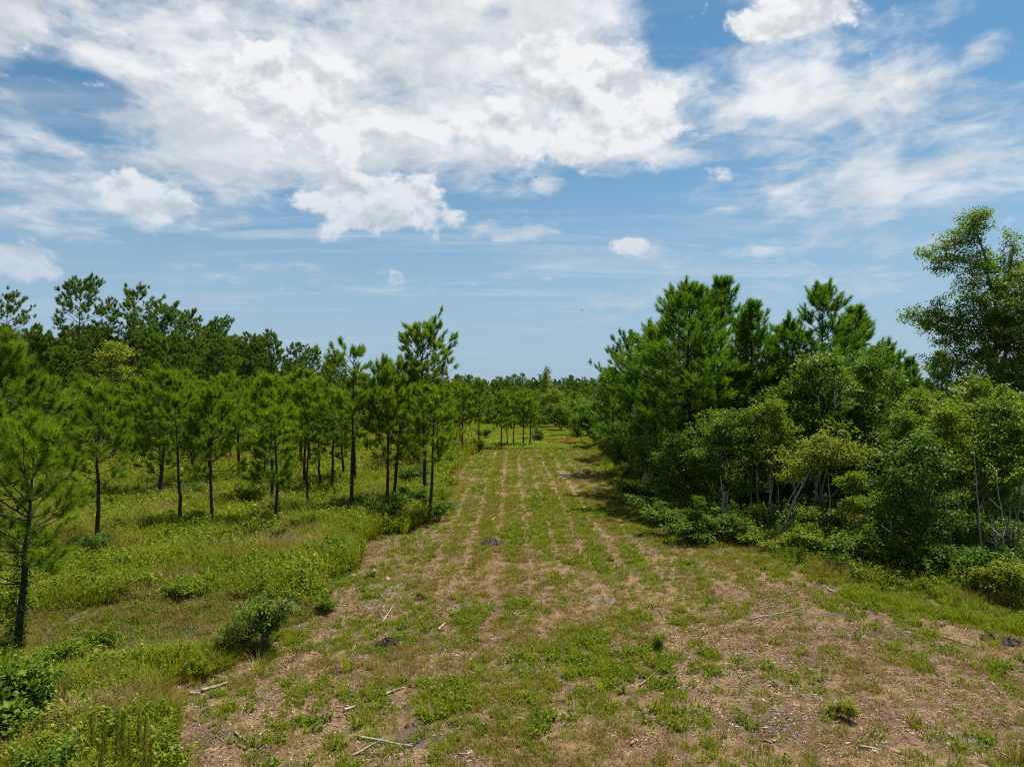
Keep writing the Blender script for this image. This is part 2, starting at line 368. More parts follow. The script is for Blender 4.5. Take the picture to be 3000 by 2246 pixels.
PINES_NEAR = [young(131, 7.8, cb=2.4, Rmax=2.7, nn=130, nw=.0070, nl=.32, el=(12, 54), r0=.13, dead=8, lean=.05),
              young(132, 11., cb=3.2, Rmax=3.2, nn=130, nw=.0070, nl=.32, r0=.15),
              young(133, 8.9, cb=2.7, Rmax=2.7, nn=100, nw=.0095, nl=.33)]
PINE_TALL = pine(141, 14.1, 9.0, 2.9, lambda t: math.sqrt(max(.05, 1-((t-.42)/.62)**2)), dz=.36, nb=4, el=(26, 58), curl=4, twd=2.6, nn=84, nl=.30, shoot=.32, nw=.012, r0=.17, dead=5, gap=.05)
PINE_OPEN = pine(142, 11.7, 5.4, 2.9, egg, dz=.58, nb=4, el=(10, 55), twd=1.6, nn=84, nl=.32, shoot=.3, nw=.0115, r0=.14, dead=8, gap=.12)
PINE_LEAN = pine(143, 8.4, 4.0, 2.2, egg, dz=.5, nb=4, el=(0, 52), twd=1.9, nn=84, nl=.34, shoot=.3, nw=.0115, r0=.12, dead=9, lean=.03, gap=.08)
PINES_D = [pine(200+i, h, h*c, r, pr, dz=.55, nb=5, el=(2, 46), curl=24, twd=1.5, nn=84, nl=.31, shoot=.50, nw=.013, ang=(16, 62), droop=.05, needle='needle_dense', r0=.17, dead=3, tufts_per=2, upb=.8)
           for i, (h, c, r, pr) in enumerate([(15.8, .18, 4.2, full), (14.5, .2, 3.9, full), (13.5, .22, 3.3, cone), (16, .2, 4.2, egg)])]
PINES_M = [pine(300+i, h, h*c, r, pr, dz=.72, nb=5, el=e, curl=30, twd=tw, nn=48, nl=.36, shoot=.34, nw=.028, ang=(20, 75), needle='needle_old', bark='old_bark', r0=.21, dead=6, sway=.008, gap=gp, sides=7)
           for i, (h, c, r, pr, gp, e, tw) in enumerate([(24, .42, 5.2, dome, .15, (-4, 46), 1.7), (23, .56, 5.0, dome, .2, (0, 42), 1.7), (22, .42, 5.0, dome, .0, (-4, 40), 2.0), (20, .22, 4.8, egg, .0, (0, 44), 2.0), (18, .12, 4.6, full, .0, (0, 48), 2.0), (23, .55, 3.4, dome, .5, (0, 40), 1.5)])]
PINES_F = [pine(400+i, h, h*c, r, pr, dz=1.0, nb=5, el=(0, 50), twd=1.1, nn=20, nl=.5, shoot=.45, nw=.075, ang=(20, 80), needle='needle_old', bark='old_bark', r0=.2, dead=0, sides=5)
           for i, (h, c, r, pr) in enumerate([(20, .45, 4.2, dome), (18, .3, 3.8, cone), (21, .4, 4.5, egg), (16, .2, 3.4, cone)])]

# ------------------------------------------------------------------ broad-leaved trees and shrubs
def leaves_geo(g, pos, out, rng, ln, wd, tint, upb=.9, droop=.25):
    n = len(pos)
    d = unit(out*.9 + rng.normal(0, .55, (n, 3)) + np.array([0, 0, -droop]))
    nr = unit(np.array([0, 0, upb]) + rng.normal(0, .55, (n, 3)))
    s = unit(np.cross(d, nr)); nr = np.cross(s, d)
    L = (ln*rng.uniform(.65, 1.25, n))[:, None]; W = L*wd
    fold = nr*W*.35
    V = np.stack([pos, pos+d*L*.45+s*W+fold, pos+d*L-nr*L*.08, pos+d*L*.45-s*W+fold], 1).reshape(-1, 3)
    i = np.arange(n)*4
    Q = np.stack([i, i+1, i+2, i+3], -1)
    g.add(V, None, Q, np.repeat(tint, 4))

def broadleaf(seed, stems, lobes, natt=90, ncl=3, nleaf=14, cr=.28, leaf=.11, wd=.26, r_twig=.006, r0=None, leafm='leaf_mid', bark='grey_bark', upb=.9, droop=.25, tint_var=.16, hl=0.0):
    """stems: polylines; lobes: (x, y, z, rx, ry, rz, weight)"""
    rng = np.random.default_rng(seed); g = Geo()
    nodes, par, stem_idx = [], [], []
    for st in stems:
        st = np.asarray(st, float); m = 9
        tt = np.linspace(0, len(st)-1, m); pts = np.column_stack([np.interp(tt, np.arange(len(st)), st[:, k]) for k in range(3)])
        pts[1:-1] += rng.normal(0, .012*np.linalg.norm(pts[-1]-pts[0]), (m-2, 3)); idx = []
        for j, p in enumerate(pts): par.append(idx[-1] if idx else -1); nodes.append(p); idx.append(len(nodes)-1)
        stem_idx.append(idx)
    lobes = np.asarray(lobes, float); w = lobes[:, 6]/lobes[:, 6].sum()
    li = rng.choice(len(lobes), natt, p=w)
    v = unit(rng.normal(size=(natt, 3)))*(rng.random(natt)**(1/2.4))[:, None]
    A = lobes[li, :3] + v*lobes[li, 3:6]; ctr = lobes[li, :3]
    N0 = np.array(nodes)
    dd = np.min(np.linalg.norm(A[:, None]-N0[None], axis=2), axis=1); o = np.argsort(dd); A = A[o]; ctr = ctr[o]; v = v[o]
    buf = np.zeros((len(nodes)+natt*3, 3)); buf[:len(nodes)] = N0; cnt = len(nodes); chains = []
    for a in A:
        df = buf[:cnt]-a; hd = np.hypot(df[:, 0], df[:, 1])
        cost = np.linalg.norm(df, axis=1) + 1.2*np.maximum(0, df[:, 2]+.35*hd) + (buf[:cnt, 2] < .15)*5
        k = int(np.argmin(cost)); p0 = buf[k]; L = np.linalg.norm(a-p0); ch = [k]
        for f in (.35, .7, 1.0):
            p = p0*(1-f)+a*f + np.array([0, 0, .10*L*math.sin(f*math.pi)]) + (rng.normal(0, .04*L, 3) if f < 1 else 0)
            buf[cnt] = p; par.append(ch[-1]); ch.append(cnt); cnt += 1
        chains.append(ch)
    C = np.zeros(cnt)
    for ch in chains: C[ch[-1]] += 1
    for i in range(cnt-1, -1, -1):
        if par[i] >= 0: C[par[i]] += C[i]
    rad = r_twig*np.maximum(C, 1)**.46
    for idx, st in zip(stem_idx, stems):
        rr = rad[idx].copy()
        if r0: rr = np.maximum(rr, np.linspace(r0, r0*.3, len(idx)))
        pts = buf[idx].copy(); pts[0, 2] -= .15; g.tube(pts, rr, 7)
    for ch in chains:
        rr = rad[ch].copy(); rr[0] = min(rr[0], rr[1]*1.15); rr[-1] *= .6; g.tube(buf[ch], rr, 4 if rr[0] < .03 else 6, cap=False)
    lg = Geo(); ends = np.array([buf[ch[-1]] for ch in chains]); mids = np.array([buf[ch[-2]] for ch in chains])
    cen = np.vstack([np.repeat(ends, ncl, 0), mids]); cen += rng.normal(0, cr*.9, cen.shape)*[1, 1, .55]
    ct = np.concatenate([np.repeat(ctr, ncl, 0), ctr]); tn = rng.normal(.5, tint_var, len(cen))
    if hl: tn = tn + (rng.random(len(cen)) < hl)*.5
    pos = np.repeat(cen, nleaf, 0) + rng.normal(0, cr*.48, (len(cen)*nleaf, 3))*[1, 1, .6]
    out = unit(np.repeat(cen-ct, nleaf, 0))*.6 + unit(pos-np.repeat(cen, nleaf, 0))*.7
    leaves_geo(lg, pos, out, rng, leaf, wd, np.repeat(tn, nleaf)+rng.normal(0, .08, len(pos)), upb, droop)
    return dict(trunk=g.mesh('trunk', M[bark]), crown=lg.mesh('crown', M[leafm]), H=float(pos[:, 2].max()))

def stemset(rng, n, top, spread, sp0=.15):
    out = []
    for i in range(n):
        a = rng.random()*6.28; b = a + rng.normal(0, .5); r = spread*rng.uniform(.3, 1)
        out.append([(sp0*math.cos(a), sp0*math.sin(a), 0), (.4*r*math.cos(b)+sp0*math.cos(a), .4*r*math.sin(b), top*.5), (r*math.cos(b), r*math.sin(b), top*rng.uniform(.8, 1.05))])
    return out
def lobeset(rng, n, z0, z1, Rr, rr):
    L = []
    for i in range(n):
        a = rng.random()*6.28; t = (i+.5)/n; rad = Rr*math.sin(math.pi*(t*.75+.2))*rng.uniform(.35, .9)
        s = rr*rng.uniform(.75, 1.25); L.append((rad*math.cos(a), rad*math.sin(a), z0+(z1-z0)*t, s*1.15, s*1.15, s*.85, s**2))
    return L
def bl(seed, H, n_st, z0, Rr, rr, nl, **k):
    rng = np.random.default_rng(seed+5000)
    return broadleaf(seed, stemset(rng, n_st, H*.78, Rr*.6), lobeset(rng, int(nl*2.0), z0, H-rr*.4, Rr*1.15, rr*.62), **k)
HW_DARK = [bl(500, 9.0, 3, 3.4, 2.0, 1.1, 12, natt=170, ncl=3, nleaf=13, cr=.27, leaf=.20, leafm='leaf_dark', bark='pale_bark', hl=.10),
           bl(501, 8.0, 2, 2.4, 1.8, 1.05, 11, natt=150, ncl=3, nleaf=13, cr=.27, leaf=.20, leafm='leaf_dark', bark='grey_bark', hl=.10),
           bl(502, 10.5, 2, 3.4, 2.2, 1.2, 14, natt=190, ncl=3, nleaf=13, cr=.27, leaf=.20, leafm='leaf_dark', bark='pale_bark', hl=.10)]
HW_MID = [bl(510, 8.5, 4, 4.2, 1.7, .85, 10, natt=120, ncl=3, nleaf=13, cr=.25, leaf=.19, leafm='leaf_mid', bark='pale_bark', hl=.15),
          bl(511, 7.0, 2, 3.0, 1.6, .85, 10, natt=120, ncl=3, nleaf=13, cr=.25, leaf=.19, leafm='leaf_mid', bark='pale_bark', hl=.15),
          bl(512, 9.5, 1, 3.4, 2.1, 1.0, 14, natt=170, ncl=3, nleaf=13, cr=.26, leaf=.19, leafm='leaf_mid', bark='grey_bark', hl=.15)]
HW_YEL = [broadleaf(520, [[(-1.9, 0, 0), (-1.1, 0, 1.9), (0, 0, 4.0)], [(-1.7, .2, 0), (-.6, .3, 2.2), (.6, .3, 4.3)]],
                    [(-.6, 0, 4.1, 1.3, 1.3, .6, 1.5), (.8, .1, 4.7, 1.5, 1.3, .7, 2), (-1.3, -.3, 3.2, .8, .8, .4, .6), (2.0, 0, 4.3, 1.1, 1.1, .6, 1)], natt=110, ncl=3, nleaf=13, cr=.22, leaf=.15, leafm='leaf_yellow', bark='pale_bark'),
          bl(521, 10.5, 1, 4.0, 2.3, 1.1, 12, natt=120, ncl=3, nleaf=12, leaf=.22, cr=.32, leafm='leaf_yellow', bark='grey_bark')]
MAPLE = broadleaf(530, [[(0, 0, 0), (.2, 0, 6), (.1, 0, 11), (-.6, 0, 15.2), (-1.5, 0, 18.6)], [(.2, 0, 11), (.5, 0, 14.5), (1.0, .1, 17.5)]],
    [(-1.6, 0, 19.3, .95, .9, .9, .9), (-2.6, 0, 18.3, 1.2, 1.0, .8, .8), (-3.9, .2, 17.3, 1.2, 1.0, .55, .9), (-2.2, 0, 17.3, 1.2, 1.0, .6, .6), (-1.3, 0, 16.6, 1.2, 1.0, .8, .8), (-3.2, 0, 16.4, 1.3, .9, .5, .6), (.6, 0, 16.4, .9, .9, .9, .6), (.9, .1, 18.2, .65, .65, 1.1, .6), (2.2, .3, 16.8, .8, .8, 1.0, .5),
     (-.6, -.5, 14.8, 2.8, 2.2, 1.5, 4.2), (-1.2, -1.2, 13.2, 2.4, 1.6, 1.2, 3.0), (.2, -1.5, 11.2, 2.4, 1.5, 1.5, 3.4), (-.5, -1.2, 9.2, 2.8, 1.6, 1.5, 3.2), (-4.2, 0, 12.9, 1.9, 1.7, 1.05, 2.4), (-2.2, -.5, 11.6, 2.4, 2.2, 1.4, 3.2), (-3.2, 0, 9.7, 2.0, 1.9, 1.2, 2.2), (1.3, 0, 12.6, 2.6, 2.5, 2.0, 4), (2.6, 0, 15.0, 1.7, 1.7, 1.2, 1.4), (2.2, 0, 9.5, 2.4, 2.2, 1.5, 2.4), (-1.5, .5, 7.6, 2.6, 2.2, 1.2, 1.8), (-3.0, -.5, 6.4, 2.2, 2.0, 1.4, 2.2), (1.2, -1, 6.6, 2.6, 2.0, 1.6, 2.4)],
    natt=1050, ncl=3, nleaf=16, cr=.30, leaf=.145, wd=.34, r_twig=.0065, r0=.17, leafm='leaf_maple', bark='grey_bark', tint_var=.18)
SAPLING = [broadleaf(540+i, [[(0, 0, 0), (.06, 0, h*.5), (-.1, .05, h*.85)]], [(-.1, 0, h*.88, .55, .5, .42, 1), (.45, .1, h*.62, .4, .4, .25, .6), (-.4, 0, h*.60, .35, .35, .22, .5)], natt=34, ncl=3, nleaf=14, cr=.13, leaf=.17, wd=.2, r0=.03, leafm=lm, bark='grey_bark', upb=.5, droop=-.1)
           for i, (h, lm) in enumerate([(3.7, 'leaf_mid'), (3.0, 'leaf_mixed')])]
def shrub(seed, H, Rr, n_st=7, nl=7, leaf=.105, **k):
    rng = np.random.default_rng(seed+7000); st = stemset(rng, n_st, H*.82, Rr*1.1, .08)
    lo = []
    for q in st:                                     # leaves gather along each stem, so the outline stays ragged
        q = np.array(q)
        for f in rng.uniform(.45, 1.08, 3):
            p = q[1]*(1-f)*2 + q[2]*(2*f-1) if f > .5 else q[0]*(1-2*f) + q[1]*2*f
            s_ = Rr*rng.uniform(.16, .34); lo.append((p[0]+rng.normal(0, .1*Rr), p[1]+rng.normal(0, .1*Rr), p[2], s_, s_, s_*1.15, s_**1.5))
    a = dict(natt=80, ncl=3, nleaf=9, cr=.11, wd=.25, r_twig=.004, tint_var=.22); a.update(k)
    return broadleaf(seed, st, lo, leaf=leaf, **a)
SHRUB = dict(green=[shrub(600, 1.3, .75, leafm='leaf_mid'), shrub(601, 1.7, .9, leafm='leaf_mid', leaf=.12), shrub(602, 1.0, .8, leafm='leaf_mid')],
             dark=[shrub(610, 1.4, .85, leafm='leaf_dark'), shrub(611, 1.9, 1.1, leafm='leaf_dark', leaf=.13, natt=100), shrub(612, 1.0, .9, leafm='leaf_dark', leaf=.12)],
             mixed=[shrub(620, 1.9, .95, leafm='leaf_mixed', n_st=11, natt=150), shrub(621, 1.5, 1.0, leafm='leaf_mixed', natt=110)],
             yellow=[shrub(630, 1.2, .9, leafm='leaf_yellow'), shrub(631, 2.6, 1.2, leafm='leaf_yellow', natt=130, cr=.2)],
             big=[shrub(640, 3.4, 1.6, leafm='leaf_mid', natt=170, cr=.24, leaf=.18, nl=12, n_st=8), shrub(641, 3.0, 1.5, leafm='leaf_dark', natt=170, cr=.24, leaf=.18, nl=12, n_st=8)],
             broad=[shrub(650, 1.5, 1.2, leafm='leaf_dark', leaf=.15, wd=.33, natt=90, ncl=2, nleaf=11, cr=.2)])

def plant(name, proto, x, y, H=None, rz=None, label=None, cat=None, group=None, wide=1.0, tilt=(0, 0), parts=('trunk', 'crown'), rng=random.Random(3)):
    s = (H/proto['H']) if H else 1.0
    o = bpy.data.objects.new(name, None); COL.objects.link(o); o.empty_display_size = .3
    o.location = (x, y, float(height(x, y))); o.rotation_euler = (tilt[0], tilt[1], rng.random()*6.28 if rz is None else rz)
    if rz is None and (tilt[0] or tilt[1]): o.rotation_euler = (tilt[0], tilt[1], 0)
    o.scale = (s*wide, s*wide, s)
    for p, k in zip(parts, ('trunk', 'crown')): obj(p, proto[k], o)
    return tag(o, label, cat, group)
def by_px(name, proto, base, top_y, **k):
    x, y = px(*base); H = CAM_H + (1150-top_y)/2000*y
    return plant(name, proto, x, y, H=H, **k)
# ------------------------------------------------------------------ ground
def axis(fine0, fine1, step, ext0, ext1, grow=1.13):
    a = list(np.arange(fine0, fine1+1e-6, step)); s = step
    x = fine1
    while x < ext1: s *= grow; x += s; a.append(x)
    s = step; x = fine0; pre = []
    while x > ext0: s *= grow; x -= s; pre.append(x)
    return np.array(pre[::-1]+a)
def ground_material():
    m, g = new_mat('ground_litter')
    pos = g.n('ShaderNodeNewGeometry').outputs['Position']
    zone = g.n('ShaderNodeAttribute', attribute_name='zone').outputs['Color']
    sp = g.n('ShaderNodeSeparateColor', ins={0: zone}); cl, wet, wood = sp.outputs[0], sp.outputs[1], sp.outputs[2]
    big = g.noise(pos, .28, 4, .6); mid = g.noise(pos, 1.6, 5, .65, .3); fine = g.noise(pos, 14, 5, .7); vf = g.noise(pos, 60, 3, .7)
    strand = g.noise(g.v('MULTIPLY', pos, (1, .32, 1)), 26, 4, .7, 1.2)
    straw = g.ramp(g.m('ADD', g.m('MULTIPLY', strand, .6), g.m('MULTIPLY', vf, .4)), [(.30, (.055, .033, .020)), (.48, (.160, .103, .052)), (.60, (.255, .176, .092)), (.74, (.39, .30, .18))])
    mulch = g.ramp(g.m('ADD', g.m('MULTIPLY', fine, .55), g.m('MULTIPLY', vf, .45)), [(.32, (.035, .020, .015)), (.48, (.100, .056, .038)), (.60, (.180, .108, .072)), (.72, (.27, .185, .135))])
    soil = g.ramp(fine, [(.3, (.022, .018, .017)), (.55, (.060, .050, .046)), (.75, (.13, .115, .105))])
    c = g.mix(g.sm(g.m('ADD', mid, g.m('MULTIPLY', big, .6)), .70, .90), straw, mulch)
    sx = g.n('ShaderNodeSeparateXYZ', ins={0: pos})
    c = g.mix(g.sm(g.noise(pos, .62, 5, .62, .4), .60, .68, 0, .85), c, soil)
    # dark and ashy spots with a place of their own
    for (x, y, rx, ry, k) in SPOTS:
        dl = g.v('LENGTH', g.v('MULTIPLY', g.v('SUBTRACT', pos, (x, y, 0)), (1/rx, 1/ry, 0)))
        f = g.m('MULTIPLY', g.sm(g.m('ADD', dl, g.m('MULTIPLY_ADD', mid, 2.4, -1.2)), 1.0, .45, 0, .8), g.sm(fine, .30, .52))
        ash = g.mix(g.sm(fine, .35, .7), (.105, .094, .085, 1), (.215, .195, .18, 1))
        c = g.mix(f, c, ash if k else soil)
    # thin low greenery between the tufts
    gr = g.ramp(fine, [(.35, (.050, .070, .014)), (.6, (.110, .130, .022)), (.75, (.17, .17, .035))])
    far = g.sm(sx.outputs[1], 30, 95)
    streak = g.m('MULTIPLY_ADD', g.m('SINE', g.m('MULTIPLY', g.m('ADD', sx.outputs[0], g.m('MULTIPLY', big, .8)), 3.1)), .035, 0.0)
    fg = g.sm(g.m('ADD', g.m('ADD', mid, streak), g.m('MULTIPLY', far, .13)), .52, .66, 0, .62)
    c = g.mix(fg, c, gr)
    rowx = g.m('ADD', sx.outputs[0], g.m('MULTIPLY_ADD', g.noise(g.v('MULTIPLY', pos, (0, .06, 0)), 1.0, 2), .5, -.25))
    rr = g.m('ABSOLUTE', g.m('SUBTRACT', g.m('WRAP', rowx, 1.45, 0.0), .72))
    bare = g.m('MULTIPLY', g.sm(rr, .30, .08), g.m('MULTIPLY', g.sm(sx.outputs[1], 19, 34), g.sm(g.noise(pos, .9, 3), .38, .55)))
    c = g.mix(g.m('MULTIPLY', bare, .55), c, straw)
    yel = g.ramp(mid, [(.35, (.25, .085, .03)), (.5, (.24, .20, .03)), (.7, (.12, .15, .03))])
    c = g.mix(g.m('MULTIPLY', g.sm(sx.outputs[1], 92, 102), g.sm(sx.outputs[1], 135, 120)), c, yel)
    meadow = g.ramp(g.m('ADD', g.m('MULTIPLY', mid, .6), g.m('MULTIPLY', fine, .4)), [(.35, (.045, .048, .014)), (.5, (.085, .098, .022)), (.65, (.14, .13, .035))])
    c = g.mix(g.sm(g.m('ADD', cl, g.m('MULTIPLY_ADD', mid, .5, -.25)), .40, .60), meadow, c)
    bog = g.ramp(fine, [(.35, (.028, .024, .014)), (.55, (.10, .075, .035)), (.7, (.19, .14, .07))])
    c = g.mix(g.sm(g.m('ADD', wet, g.m('MULTIPLY_ADD', mid, .6, -.3)), .35, .65), c, bog)
    fl = g.ramp(fine, [(.35, (.025, .018, .012)), (.6, (.085, .058, .036)), (.75, (.15, .11, .07))])
    c = g.mix(g.sm(g.m('ADD', wood, g.m('MULTIPLY_ADD', mid, .4, -.2)), .4, .6), c, fl)
    hgt = g.m('ADD', g.m('MULTIPLY', fine, .6), g.m('ADD', g.m('MULTIPLY', vf, .35), g.m('MULTIPLY', strand, .4)))
    b = g.n('ShaderNodeBump', ins={'Strength': .9, 'Distance': .05, 'Height': hgt})
    p = g.n('ShaderNodeBsdfPrincipled', ins={'Base Color': c, 'Roughness': .95, 'Specular IOR Level': .15, 'Normal': b.outputs[0]})
    g.n('ShaderNodeOutputMaterial', ins={0: p.outputs[0]})
    return m
SPOTS = [(*px(1340, 1780), 1.1, .55, 1), (*px(1130, 1722), .9, .7, 1), (*px(1090, 1775), .7, .6, 1), (*px(1210, 1690), .9, .6, 0), (*px(950, 1760), .9, .9, 0), (*px(1450, 1592), 1.3, .9, 0),
         (*px(1140, 1885), .9, .35, 0), (*px(2250, 2110), 1.5, .8, 0), (*px(2560, 1850), 2.4, .9, 0), (*px(2480, 1800), 1.3, .6, 0), (*px(2860, 2165), .8, .4, 1), (*px(2350, 1925), .9, .5, 0), (*px(1840, 1680), .8, .5, 1),
         (*px(1760, 1762), .8, .5, 1), (*px(640, 2150), .7, .45, 0), (*px(1230, 2140), .9, .6, 0), (*px(2940, 1880), 1.1, .5, 0), (*px(1380, 1480), 2.6, 3.2, 0), (*px(420, 2000), 1.0, .5, 1), (*px(2700, 1770), .8, .4, 1), (*px(1530, 1960), .8, .5, 0)]
gx = axis(-26, 24, .28, -3200, 3200); gy = axis(11, 62, .28, -3200, 4200)
GX, GY = np.meshgrid(gx, gy); GZ = height(GX, GY)
nx, ny = len(gx), len(gy)
le, re_ = ledge(GY), redge(GY)
clr = sstep(GX, le-.5, le+.5)*sstep(GX, re_+.9, re_-.4)*sstep(GY, 132, 118)
wood_z = np.maximum(sstep(GX, re_+1.2, re_+3.5)*sstep(GY, 10, 25), sstep(GX, -42, -50)*sstep(GY, 40, 60))
wet_z = sstep(np.hypot((GX-POND[0])/5.5, (GY-POND[1]-.3)/3.3), 1.1, .6)
cols = np.stack([clr, wet_z, wood_z, np.ones_like(clr)], -1).reshape(-1, 4)
i = np.arange(ny-1)[:, None]*nx; j = np.arange(nx-1)[None]
Q = np.stack([i+j, i+j+1, i+nx+j+1, i+nx+j], -1).reshape(-1, 4)
ground = obj('ground', mk_mesh('ground', np.stack([GX, GY, GZ], -1).reshape(-1, 3), None, Q, ground_material(), None, True, cols))
tag(ground, 'mown clearing and meadow ground with brown litter', None, None, 'structure')

# shallow standing water in the hollow
def water_mat():
    m, g = new_mat('bog_water'); pos = g.n('ShaderNodeNewGeometry').outputs['Position']
    b = g.n('ShaderNodeBump', ins={'Strength': .15, 'Distance': .01, 'Height': g.noise(pos, 5, 3)})
    p = g.n('ShaderNodeBsdfPrincipled', ins={'Base Color': (.018, .017, .012, 1), 'Roughness': .05, 'Normal': b.outputs[0]})
    g.n('ShaderNodeOutputMaterial', ins={0: p.outputs[0]}); return m
a = np.linspace(0, 2*np.pi, 40, endpoint=False); rr = 1 + .25*np.sin(3*a+1) + .15*np.sin(5*a)
wz = float(height(POND[0], POND[1])) + .075
wv = np.column_stack([POND[0]+3.2*rr*np.cos(a), POND[1]+1.7*rr*np.sin(a), np.full(40, wz)])
wv = np.vstack([wv, [[POND[0], POND[1], wz]]])
water = obj('water', mk_mesh('water', wv, [(k, (k+1) % 40, 40) for k in range(40)], None, water_mat()))
tag(water, 'shallow standing water between grass in the wet hollow', None, None, 'structure')

# ------------------------------------------------------------------ uncountable ground cover (instanced)
def blades(rng, n, h, spread, w, bend, hv=.35, seg=2):
    a = rng.random(n)*6.28; r = spread*np.sqrt(rng.random(n)); base = np.column_stack([r*np.cos(a), r*np.sin(a), np.full(n, -.02)])
    ha = a + rng.normal(0, .9, n); H = h*rng.uniform(1-hv, 1+hv, n); be = bend*rng.uniform(.3, 1.4, n)
    d = np.column_stack([np.cos(ha), np.sin(ha), np.zeros(n)]); s = np.column_stack([-np.sin(ha), np.cos(ha), np.zeros(n)])*w*rng.uniform(.6, 1.3, n)[:, None]
    up = np.array([0, 0, 1.0])
    mid = base + up*(H*.58)[:, None] + d*(be*H*.25)[:, None]; tip = base + up*(H*(1-.25*be))[:, None] + d*(be*H*.8)[:, None]
    V = np.stack([base-s, base+s, mid+s*.8, mid-s*.8, tip], 1).reshape(-1, 3); k = np.arange(n)*5
    T = np.vstack([np.stack([k, k+1, k+2], -1), np.stack([k, k+2, k+3], -1), np.stack([k+3, k+2, k+4], -1)])
    return V, T, np.repeat(rng.normal(.5, .2, n), 5)
def tuft_mesh(seed, mat, **k):
    rng = np.random.default_rng(seed); g = Geo(); V, T, t = blades(rng, **k); g.add(V, T, None, t); return g.mesh('tuft', mat)
def forb_mesh(seed, mat, n_stem, h, spread, nleaf, leaf, wd=.3, flower=None):
    rng = np.random.default_rng(seed); g = Geo(); P, O = [], []
    for i in range(n_stem):
        a = rng.random()*6.28; r = spread*math.sqrt(rng.random()); hh = h*rng.uniform(.6, 1.15)
        b = np.array([r*math.cos(a)*.5, r*math.sin(a)*.5, -.02]); t = np.array([r*math.cos(a), r*math.sin(a), hh]); s = np.array([-math.sin(a), math.cos(a), 0])*.004
        g.add([b-s, b+s, t], [(0, 1, 2)], None, .15)
        f = rng.uniform(.2, 1, nleaf)[:, None]; P.append(b*(1-f)+t*f); an = rng.random(nleaf)*6.28
        O.append(np.column_stack([np.cos(an), np.sin(an), np.full(nleaf, .35)]))
    P = np.vstack(P); leaves_geo(g, P, np.vstack(O)*1.4, rng, leaf, wd, rng.normal(.5, .18, len(P)), .9, .05)
    return g.mesh('forb', mat)
G = {}
G['green'] = leaf_mat('grass_green', [(.098, .128, .006), (.172, .205, .010), (.265, .265, .026)], .6, .38, .2, .45, .5)
G['olive'] = leaf_mat('grass_olive', [(.105, .100, .018), (.185, .165, .032), (.285, .23, .07)], .6, .35, .2, .5, .4)
G['tan'] = leaf_mat('grass_dry', [(.12, .07, .035), (.26, .17, .09), (.40, .30, .18)], .7, .2, .2, .4)
G['rust'] = leaf_mat('grass_rust', [(.12, .055, .018), (.22, .10, .03), (.20, .16, .03)], .6, .25, .2, .5)
G['lime'] = leaf_mat('forb_lime', [(.085, .14, .010), (.17, .235, .012), (.29, .30, .02)], .45, .40, .35, .3)
G['forb'] = leaf_mat('forb_green', [(.064, .106, .007), (.118, .170, .010), (.190, .222, .018)], .58, .36, .2, .45, .4)
G['gold'] = leaf_mat('flower_gold', [(.16, .14, .012), (.33, .22, .015), (.45, .28, .02)], .6, .3, .2, .3)
G['red'] = leaf_mat('cover_red', [(.14, .06, .02), (.23, .10, .03), (.26, .19, .03)], .6, .3, .2, .4)
def chip_mat():
    m, g = new_mat('wood_chip'); t = g.n('ShaderNodeAttribute', attribute_name='tint').outputs['Fac']; r = g.n('ShaderNodeObjectInfo').outputs['Random']
    c = g.ramp(g.m('ADD', t, g.m('MULTIPLY_ADD', r, .3, -.15)), [(0, (.04, .022, .015)), (.45, (.13, .072, .046)), (.8, (.24, .155, .10)), (1, (.44, .35, .26))])
    p = g.n('ShaderNodeBsdfPrincipled', ins={'Base Color': c, 'Roughness': .85, 'Specular IOR Level': .2}); g.n('ShaderNodeOutputMaterial', ins={0: p.outputs[0]}); return m
G['chip'] = chip_mat()
def chips_mesh(seed, n, rad, ln):
    rng = np.random.default_rng(seed); a = rng.random(n)*6.28; r = rad*np.sqrt(rng.random(n))
    p = np.column_stack([r*np.cos(a), r*np.sin(a), rng.uniform(.004, .03, n)])
    d = unit(np.column_stack([rng.normal(size=(n, 2)), rng.normal(0, .25, n)])); s = unit(np.cross(d, [0, 0, 1.])); L = ln*rng.lognormal(0, .45, n)[:, None]; W = L*rng.uniform(.10, .32, n)[:, None]
    up = np.array([0, 0, 1.])*W*.5
    V = np.stack([p-d*L-s*W, p+d*L-s*W*.6, p+d*L*.9+s*W*.7, p-d*L*.8+s*W, p+up], 1).reshape(-1, 3); k = np.arange(n)*5
    T = np.vstack([np.stack([k+x, k+y, k+4], -1) for x, y in ((0, 1), (1, 2), (2, 3), (3, 0))])
    g = Geo(); g.add(V, T, None, np.repeat(rng.random(n), 5)); return g.mesh('chips', G['chip'])

